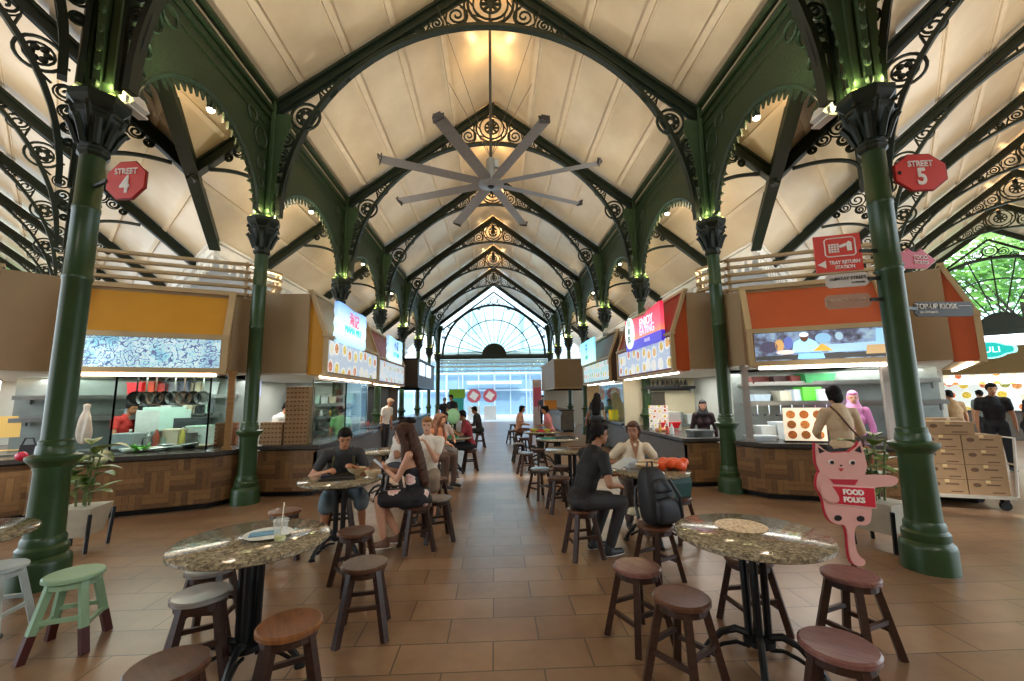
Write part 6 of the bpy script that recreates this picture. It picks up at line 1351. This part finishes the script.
for i in range(8):
    a = i*PI/4+rad(23.5); R_ = Matrix.Rotation(a, 3, 'Z')@Matrix.Rotation(rad(10), 3, 'X')
    m = MB(); prof = [(-.11, .0), (-.04, .022), (.05, .018), (.11, -.004), (.04, -.006), (-.05, .0)]
    m.loft([[R_@Vector((x, y*k, z*k)) for y, z in prof] for x, k in ((.22, .8), (.3, 1), (2.1, 1), (2.12, .9))]); b = put(m.mesh('blade', plain('7c7a78', .45, .1), smooth=True), t)
    m = MB(); m.loft([[R_@Vector((2.1+dx, y, z)) for y, z in ((-.1, -.05), (.09, -.03), (.1, .05), (-.1, .07))] for dx in (0, .02)]); m.bar(R_@Vector((2.1, 0, 0)), R_@Vector((2.16, .0, .06)), .14, .02); put(m.mesh('winglet', plain('3a3430', .5)), b)

R = random.Random(11)
u0 = U0['L']
for i in range(9):
    p = Ln(134+i*8.6, u0+1.0+.12*(i % 3), .861); mt = (M_STEEL, plain('4a4e50', .4), CRM, plain('a4503c', .4), PALEG, plain('34405c', .4), plain('c8c060', .4), M_STEEL, plain('6a4a38', .5))[i]
    if i % 3 == 0: bottle(p, .045, .3, mt, 'upright kitchen bottle on the worktop behind the line drawing glass, %s along' % ORD[i//3])
    elif i % 3 == 1: pot(p, .1, .14+.05*(i % 2), 'small pot on the worktop behind the line drawing glass, %s along' % ORD[i//3], mt)
    else: tub(p, .2, .2, .14, mt, 'small tub on the worktop behind the line drawing glass, %s along' % ORD[i//3])
for i in range(7):
    p = Ln(134+i*12, u0+.62, .842); mt = (WH, plain('5c6266', .3), plain('c8ccc4', .4), plain('8a9092', .3, .5), WH, plain('3a3c3e', .4), CRM)[i]
    m = MB(); m.lathe([(.05, 0), (.09, .01), (.12, .05), (.115, .05), (.085, .018), (0, .015)], (0, 0, 0), 20)
    if i % 2: m.lathe([(.05, .035), (.09, .045), (.12, .085), (.115, .085), (.085, .053), (0, .05)], (0, 0, 0), 20)
    single('dish', m, mt, p, 'dish on the counter just inside the line drawing glass, %s from the left' % ORD[i], 'dish', 0, 'dishes behind the glass', True)
p = Ln(195, u0+1.75, 1.02); m = MB(); m.box((0, 0, .14), (.5, .35, .28)); m.box((-.06, -.18, .14), (.3, .01, .2)); single('microwave_oven', m, plain('3c4246', .35), p, 'dark microwave oven at the kitchen back under the ladles', 'oven', rad(22.5), bevel=.01)
shelf('wall_shelf', 'L', wpt(u0+1.82, -2.2), wpt(u0+1.82, .6), 1.36, .26, 'lower steel wall shelf at the back of the line drawing kitchen', False)
for i in range(11):
    p = Ln(132+i*7.6, u0+1.8, 1.361); mt = (M_STEEL, CRM, plain('3a4044', .4), PALEG, plain('8c5a3c', .4), WH, plain('5a6a5c', .4))[i % 7]; lb = 'on the lower wall shelf of the line drawing kitchen, %s along' % ORD[i]
    if i % 3 == 0: pot(p, .09, .14, 'small pot '+lb, mt)
    elif i % 3 == 1: bottle(p, .045, .24, mt, 'kitchen bottle '+lb)
    else: tub(p, .17, .16, .15, mt, 'small tub '+lb)
for i in range(8):
    p = Ln(136+i*9.5, u0+1.0, 1.95); m = MB(); m.lathe([(0, -.02), (.09, -.02), (.12, .03), (.115, .03), (.085, -.01), (0, -.01)], (0, 0, -.3), 16, Matrix.Rotation(PI/2, 3, 'X')); m.bar((0, 0, -.18), (0, 0, .09), .02, .014)
    single('hanging_pan', m, (M_BLACK, M_STEEL, plain('5c4a40', .4, .3))[i % 3], p, 'pan hanging over the worktop of the line drawing kitchen, %s from the left' % ORD[i], 'pan', rad(22.5), 'hanging pans')
u0 = U0['R']
for i in range(6):
    p = Rn(756+i*12, u0+1.05, .861); tub(p, .22, .2, .12+.05*(i % 3), (M_STEEL, plain('5a5e60', .4), WH, plain('b8a890', .4), M_STEEL, plain('6c4434', .5))[i], 'pan on the worktop under the orange canopy, %s from the left' % ORD[i])
for i in range(8):
    p = Rn(754+i*11.5, u0+1.55, 1.42+.0); m = MB(); m.lathe([(.0, -.01), (.05, 0), (.055, .03), (.0, .02)], (0, 0, -.24), 12); m.bar((.05, 0, -.21), (.05, 0, -.02), .014, .01); single('ladle', m, M_CHROME, p, 'hanging utensil under the lower shelf of the orange canopy stall, %s from left' % ORD[i], 'ladle', 0, 'hanging utensils')
for i in range(7): bottle((3.44+.05*(i % 3), 8.4+i*.12, .8405), .03, .16+.03*(i % 3), (plain('b03020', .3), plain('3a2a1c', .3), WH, plain('c8a040', .3))[i % 4], 'sauce bottle on the right counter by the woman in black headscarf, %s along' % ORD[i])
# ------------------------------------------------------------------ daylight, lamps, place beyond the hall ends
w = bpy.data.worlds.new('sky'); S.world = w; w.use_nodes = True; nt = w.node_tree; nt.nodes.clear()
o = nt.nodes.new('ShaderNodeOutputWorld'); bg = nt.nodes.new('ShaderNodeBackground'); bg.inputs[0].default_value = (.80, .92, 1, 1); bg.inputs[1].default_value = 4.4; nt.links.new(bg.outputs[0], o.inputs[0])
S.view_settings.view_transform = 'Standard'; S.view_settings.look = 'None'; S.view_settings.gamma = 1; S.view_settings.exposure = 0; S.view_settings.use_curve_mapping = False

# cove lamps on the girders light the roof slopes
M_LAMPM = plain('2c2f2a', .5)
def covelamp(a, s, y, L, W_):
    d = bpy.data.lights.new('cove_light', 'AREA'); d.shape = 'RECTANGLE'; d.size = .1; d.size_y = L; d.energy = W_; d.color = (1, .86, .66)
    q = bpy.data.objects.new('cove_light', d); COL.objects.link(q)
    p = rotp((s*3.74, y, 6.93), a); n = (rotp((s*1.9, y, 9.4), a)-p).normalized(); yv = (rotp((0, 1, 0), a)-rotp((0, 0, 0), a)).normalized()
    z = -n; x = yv.cross(z).normalized(); q.matrix_world = Matrix(((x.x, yv.x, z.x, p.x), (x.y, yv.y, z.y, p.y), (x.z, yv.z, z.z, p.z), (0, 0, 0, 1)))
# flood lamps on the canopies light the roof slopes; far ones on capitals are added
fm = MB(); fm.box((0, 0, .1), (.2, .12, .16), M=Matrix.Rotation(rad(25), 3, 'X')); fm.bar((-.11, 0, 0), (-.11, 0, .12), .02, .03); fm.bar((.11, 0, 0), (.11, 0, .12), .02, .03); fm.box((0, 0, .01), (.26, .1, .02)); FM = fm.mesh('flood_housing', M_WHITE)
FW = 1.08
def floodlight(p, aim, W_, spot=120, col=(1, .91, .78)): lamp('SPOT', p, col, W_*FW, .12, aim=aim, name='flood_light', spot=spot, blend=.9)
for s, nm in ((-1, 'left'), (1, 'right')):
    for i, y in enumerate((7.9, 9.0, 12.8, YK[5], YK[6], YK[7])):
        zf = (3.55, 3.69, 3.69, 4.85, 4.85, 4.85)[i]; x = s*(4.6, 3.45, 3.5, 3.72, 3.72, 3.72)[i]
        t = thing('flood_lamp', (x, y, zf-.2), 'white twin flood lamp over the stalls %s of the aisle, %s from front' % (nm, ORD[i]), 'flood lamp', 'flood lamps on the canopies', PI/2*s)
        put(FM, t); q = put(FM, t, (.0, -.3 if i < 3 else -.12, 0)); q.rotation_euler = (0, 0, PI)
        floodlight((x-.1*s, y, zf+.12), (s*1.0, y-.3, 9.3), 210 if i < 3 else 240, 120, (1, .91, .78) if i < 3 else (1, .97, .92)); floodlight((s*4.4, y+.9, zf), (s*5.3, y+.9, 5.7), 60, 150)  # added far floods are cooler, standing in for daylight on the far bays
        for ss in (-1, 1): floodlight(rotp((ss*3.3, y+.3, 3.9), 45*s), rotp((ss*1.0, y, 9.3), 45*s), 200)
        floodlight(rotp((-s*4.3, y+.6, 3.9), 45*s), rotp((-s*5.3, y+.9, 5.7), 45*s), 60, 150)
for s, nm in ((-1, 'left'), (1, 'right')):  # floods added on the front capitals to brighten the near roof
    t = thing('flood_lamp', (s*3.78, 4.25, 4.63), 'added white flood lamp on the capital of the front %s column, by the street sign' % nm, 'flood lamp', 'flood lamps on the canopies', PI/2*s); put(FM, t)
    floodlight((s*3.65, 4.4, 4.95), (s*1.2, 5.6, 9.0), 150, 130); floodlight((s*3.65, 4.5, 4.95), (-s*1.5, 6.0, 8.7), 130, 110)
# spot lamps hung in the arches, one per bay
sm = MB(); sm.lathe([(.03, .2), (.035, .12), (.055, .1), (.06, 0), (.05, 0), (.045, .03), (0, .03)], (0, 0, 0), 14); sm.bar((0, 0, .2), (0, 0, .42), .015, .015); SM = sm.mesh('housing', M_BLACK)
sb = MB(); sb.ell((0, 0, .0), (.05, .05, .045)); SB = sb.mesh('bulb', emit('fff0d0', 14), smooth=True)
for s, nm in ((-1, 'left'), (1, 'right')):
    for k in range(1, 7):
        y = (YK[k]+YK[k+1])/2+.15; p = (s*4.0, y, 5.72)
        t = thing('spot_lamp', p, 'small glowing spot lamp in a fringed arch %s of the aisle, %s from front' % (nm, ORD[k-1]), 'lamp', 'arch spot lamps'); put(SM, t); put(SB, t)
        lamp('SPOT', (s*4.0, y, 5.69), (1, .88, .7), (90, 120, 110)[min(k-1, 2)], .05, aim=(s*1.3, y-.6, 0), name='spot_light', spot=100, blend=.8)
        lamp('POINT', (s*4.06, y, 5.66), (1, .7, .38), 22, .04, name='bulb_light')
# stall lamps under the canopies
def stall(key, p, W_, col=(1, .96, .88), sx=1.5, sy=.5, z=1.99):
    q = TF[key]((p[0], p[1], z)); lamp('AREA', q, col, W_*.7, sx, sy, name='stall_light')
for key in ('L', 'R'):
    q = wpt(U0[key]+.9, 0); stall(key, (q.x, q.y), 40, (1, .97, .9)); q = wpt(U0[key]+1.6, -1.2); stall(key, (q.x, q.y), 22)
    stall(key, (-4.2, 8.3), 35); stall(key, (-4.2, 9.9), 25); stall(key, (-4.3, 12.5), 45); stall(key, (-4.3, 14.5), 25)
stall('R', (-4.0, 21), 40, (1, .85, .6)); stall('L', (-4.0, 18), 15)
for key in ('LL', 'RR'): stall(key, (-4.2, 8.5), 40); stall(key, (-4.2, 10.2), 30)

# beyond the far end: canopy, street and a pale glass building
M_PALE = plain('e4eaee', .5, 0, .04)
def m_facade():
    t = NT('glass_building'); v = t.obj(); br = t.n('ShaderNodeTexBrick'); mp = t.n('ShaderNodeMapping'); t.l(v, mp.inputs[0]); mp.inputs['Rotation'].default_value = (rad(90), 0, 0); t.l(mp.outputs[0], br.inputs['Vector'])
    br.offset = 0
    for k, x in (('Scale', 1), ('Mortar Size', .07), ('Bias', 0), ('Brick Width', 1.6), ('Row Height', 3.4)): br.inputs[k].default_value = x
    br.inputs['Color1'].default_value = lin('a8c8de'); br.inputs['Color2'].default_value = lin('d0e4f0'); br.inputs['Mortar'].default_value = lin('f0f6fa')
    t.bsdf(br.outputs[0], .25, .1, .5); return t.m
M_FAC = m_facade()
t = thing('office_building', (0, 58, 0), 'pale blue glass office building seen through the far end of the hall', 'building')
m = MB(); m.box((0, 2, 20), (70, 4, 40)); m.box((-6, -1.2, 22), (5, 2.4, 36)); m.box((7, -1.4, 24), (6, 2.8, 32)); put(m.mesh('facade', M_FAC), t)
m = MB()
for i in range(9): m.box((-16+i*4, -.3, 3), (.5, .5, 6))
m.box((0, -.5, 6.1), (40, 1.2, .5)); put(m.mesh('portico', M_PALE), t)
m = MB(); m.box((0, -.15, 2.6), (10, .2, 5.2)); put(m.mesh('dark_entrance', plain('7c9cb4', .2)), t)
t = thing('street_canopy', (0, 34, 0), 'white flat canopy with thin posts outside the far end of the hall', 'canopy')
m = MB(); m.box((0, 0, 5.0), (16, 5, .12)); m.box((0, -2.5, 4.7), (16, .1, .35)); m.box((0, 0, 4.5), (16, .1, .2)); m.box((0, 2.4, 4.3), (16, .1, .25)); put(m.mesh('roof', M_PALE), t)
for i in range(5):
    m = MB(); m.box((-6+i*3, 1.5, 2.5), (.09, .09, 5)); put(m.mesh('post', M_PALE), t)

sun = bpy.data.lights.new('sun', 'SUN'); sun.energy = 4.5; sun.angle = rad(3); so = bpy.data.objects.new('sun', sun); COL.objects.link(so); so.rotation_euler = (rad(32), 0, rad(8))
# trees outside the side halls
def tree(p, label, h, seed, col):
    R = random.Random(seed); t = thing('leafy_tree', p, label, 'tree', 'trees outside'); m = MB(); m.tube([(0, 0, 0), (.1, 0, h*.3), (0, .1, h*.55)], [.25, .2, .12], 8)
    for i in range(5): a = i*1.3; m.tube([(0, .05, h*.4), (h*.18*cos(a), h*.18*sin(a), h*.65)], [.1, .04], 6)
    put(m.mesh('trunk', plain('4a3c2e', .8)), t); m = MB()
    for i in range(1500):
        a, b, r = R.uniform(0, 2*PI), R.uniform(-.6, 1), R.uniform(.6, 1); c = Vector((cos(a)*math.sqrt(1-b*b*.9)*h*.36*r, sin(a)*math.sqrt(1-b*b*.9)*h*.36*r, h*.66+b*h*.32*r)); d = Vector((R.uniform(-1, 1), R.uniform(-1, 1), R.uniform(-.5, .8))); e = d.orthogonal().normalized()*R.uniform(.12, .22); f = d.normalized()*R.uniform(.2, .4)
        m.add([c-f, c+e, c+f, c-e], [(0, 1, 2, 3)])
    put(m.mesh('foliage', plain(col, .6, 0, .3, .5)), t)
for i, (x, y, h, c) in enumerate(((-5, 38, 11, '6a9a3a'), (2, 37, 13, '7aa848'), (8, 39, 12, '5a8a3a'), (-1, 44, 16, '86b058'), (6, 46, 15, '6a9a48'))):
    tree(rotp((x, y, 0), 45), 'leafy green tree outside the right-hand side hall, %s along' % ORD[i], h, i, c)
for i, (x, y, h, c) in enumerate(((2, 38, 11, '6a9a3a'), (8, 40, 13, '7aa848'))):
    tree(rotp((x, y, 0), -45), 'leafy green tree outside the left-hand side hall, %s along' % ORD[i], h, 20+i, c)
# bright stall row at the far end of the right-hand hall
t = thing('food_stall', rotp((0, 20, 0), 45), 'bright stall with a strip of food pictures at the far right', 'stall', None, -rad(45))
m = MB(); m.box((0, 0, 2.62), (9, .5, .9)); put(m.mesh('brown_fascia', plain('6a5428', .6)), t); m = MB(); m.box((0, -.3, 1.98), (9, .08, .34)); put(m.mesh('picture_strip', m_menu('d4e4d8', .9, 14, 3.2)), t)
m = MB(); m.box((0, 2.2, 1.2), (9, .08, 2.4)); put(m.mesh('back_panel', m_menu('d8e8e8', .55, 17, 2.2)), t); m = MB(); m.box((0, -.2, .45), (9, .6, .9)); put(m.mesh('counter_front', M_SIDEGREY), t); m = MB(); m.box((0, -.2, .92), (9.1, .7, .05)); put(m.mesh('counter_top', M_STONE), t)
lamp('AREA', rotp((0, 21, 2.1), 45), (1, .97, .9), 120, 6, .6, name='stall_light')
q = gy(989, 350, 9.6); t = thing('shop_sign', (q.x, q.y, q.z), 'small teal pointed oval lit sign at the far right', 'sign', None, -rad(40))
m = MB(); pts = el(0, 0, .34, .21, 32); pts = [(a if a < .3 else a+.12, b) for a, b in pts]; m.prism(pts, (0, 0, 0), (1, 0, 0), (0, 0, 1), (0, .06, 0)); put(m.mesh('rim', emit('a8f4ec', 1.1)), t); m = MB(); m.prism([(a*.86, b*.84) for a, b in pts], (0, -.012, 0), (1, 0, 0), (0, 0, 1), (0, .02, 0)); put(m.mesh('face', emit('10b0a8', .9)), t)
o = text('ULI', .2, (.04, -.02, 0), (1, 0, 0), (0, 0, 1), emit('e8fffc', 1.2)); o.parent = t

for i, (px, lb) in enumerate(((474, 'round red and white board outside the far end, the left one'), (490, 'round red and white board outside the far end, the right one'))):
    q = gy(px, 395, 31); t = thing('round_board', (q.x, 31, 0), lb, 'board', 'round boards outside'); m = MB(); m.lathe([(0, -.03), (.5, -.03), (.5, .03), (0, .03)], (0, 0, 1.75), 28, Matrix.Rotation(PI/2, 3, 'X')); put(m.mesh('disc', plain('e06878', .5)), t)
    m = MB(); m.box((0, -.04, 1.75), (.5, .02, .5), M=Matrix.Rotation(.6, 3, 'Y')); put(m.mesh('white_bar', plain('f4f0ee', .5)), t); m = MB(); m.box((0, 0, .5), (.9, .25, 1.0)); put(m.mesh('stand', plain('e8eaec', .5)), t)
q = gy(457, 395, 24); t = thing('banner', (q.x, 24, 0), 'green and aqua banner stand near the far end, left of the aisle', 'banner'); m = MB(); m.box((0, 0, 1.0), (.75, .03, 1.2)); put(m.mesh('aqua_field', plain('3ac0c4', .5)), t); m = MB(); m.box((0, 0, 1.85), (.9, .035, .5)); put(m.mesh('green_field', plain('8ed04a', .5)), t); m = MB(); m.box((0, 0, .2), (.5, .3, .4)); put(m.mesh('foot', plain('c8ccd0', .5)), t)
q = gy(537, 395, 24.5); t = thing('banner', (q.x, 24.5, 0), 'tall pink banner pillar near the far end, right of the aisle', 'banner'); m = MB(); m.box((0, 0, 1.3), (.5, .3, 2.6)); put(m.mesh('pillar', plain('e8dce0', .5)), t); m = MB(); m.box((0, -.16, 1.6), (.42, .02, 1.1)); put(m.mesh('pink_field', plain('e0708c', .5)), t)
for i in range(2): q = gy(547+i*6, 398, 21); m = MB(); m.box((0, 0, .2), (.32, .3, .4)); m.box((0, 0, .41), (.34, .32, .03)); o = m.build('drink_dispenser', plain('e09030', .4)); o.location = (q.x, 21, 1.0); o['kind'] = 'thing'; tag(o, 'orange box on the far timber-fronted counter, the %s' % ('left one', 'right one')[i], 'box', 'orange boxes on the far counter')

# behind the camera: added walls block sky fill, added hanging lamps give warm fill
m = MB()
o8 = [Vector((10.2*cos(rad(22.5+45*i)), HUB+10.2*sin(rad(22.5+45*i)), 0)) for i in range(8)]
for i in (3, 4, 5, 6, 7): a, b = o8[i], o8[(i+1) % 8]; q = MB(); q.bar((a.x, a.y, 3.5), (b.x, b.y, 3.5), .1, 7); structure(q.build('wall_sky_block', plain('a08c6c', .7)))
for i, (x, y) in enumerate(((-3.2, -2.5), (3.2, -2.5), (0, -7))):
    t = thing('hub_fill_lamp', (x, y, 5.2), 'added unseen fill lamp hanging in the hub, %s' % ('left', 'right', 'rear')[i], 'lamp'); m = MB(); m.lathe([(.02, .6), (.1, .5), (.6, .1), (.62, 0), (.58, 0), (0, .3)], (0, 0, 0), 24); m.bar((0, 0, .5), (0, 0, 3.0), .02, .02); put(m.mesh('shade', M_DARK), t)
    m = MB(); m.lathe([(0, .02), (.5, .02), (.5, .03), (0, .03)], (0, 0, 0), 20); put(m.mesh('diffuser', emit('ffe8c8', 2)), t); lamp('AREA', (x, y, 5.18), (1, .93, .82), 150, 1.0, name='hub_fill_light')

# pale clerestory under the fan-light of the far end
t = thing('clerestory_screen', (0, 29.25, 3.3), 'pale glazed screen of level rails under the far fan window', 'glass screen')
for z in (4.2, 4.0, 3.75, 3.45): m = MB(); m.box((0, 0, z-3.3), (7.5, .07, .07)); put(m.mesh('rail', plain('c8d4dc', .4)), t)
for i in range(9): m = MB(); m.box((-3.6+i*.9, 0, .5), (.05, .06, 1.0)); put(m.mesh('mullion', plain('b8c8d4', .4)), t)
m = MB(); m.box((0, .05, .5), (7.4, .012, .95)); put(m.mesh('pane', M_GLASS), t)
t = thing('entrance_screen', (0, 40, 0), 'tall pale blue glazed entrance of the building across the street', 'glass entrance')
for i in range(13): m = MB(); m.box((-9+i*1.5, 0, 2.6), (.16 if i % 3 == 0 else .08, .14, 5.2)); put(m.mesh('mullion', plain('b4c8d8', .4)), t)
for z in (2.3, 3.9, 5.2): m = MB(); m.box((0, 0, z), (18.2, .12, .14)); put(m.mesh('transom', plain('c4d4e0', .4)), t)
m = MB(); m.box((0, .3, 2.6), (18, .05, 5.2)); put(m.mesh('pane', plain('8aaecb', .15, .2)), t)
m = MB(); m.box((0, -.4, 3.0), (5, .6, .25)); put(m.mesh('door_canopy', plain('eef2f6', .4)), t)
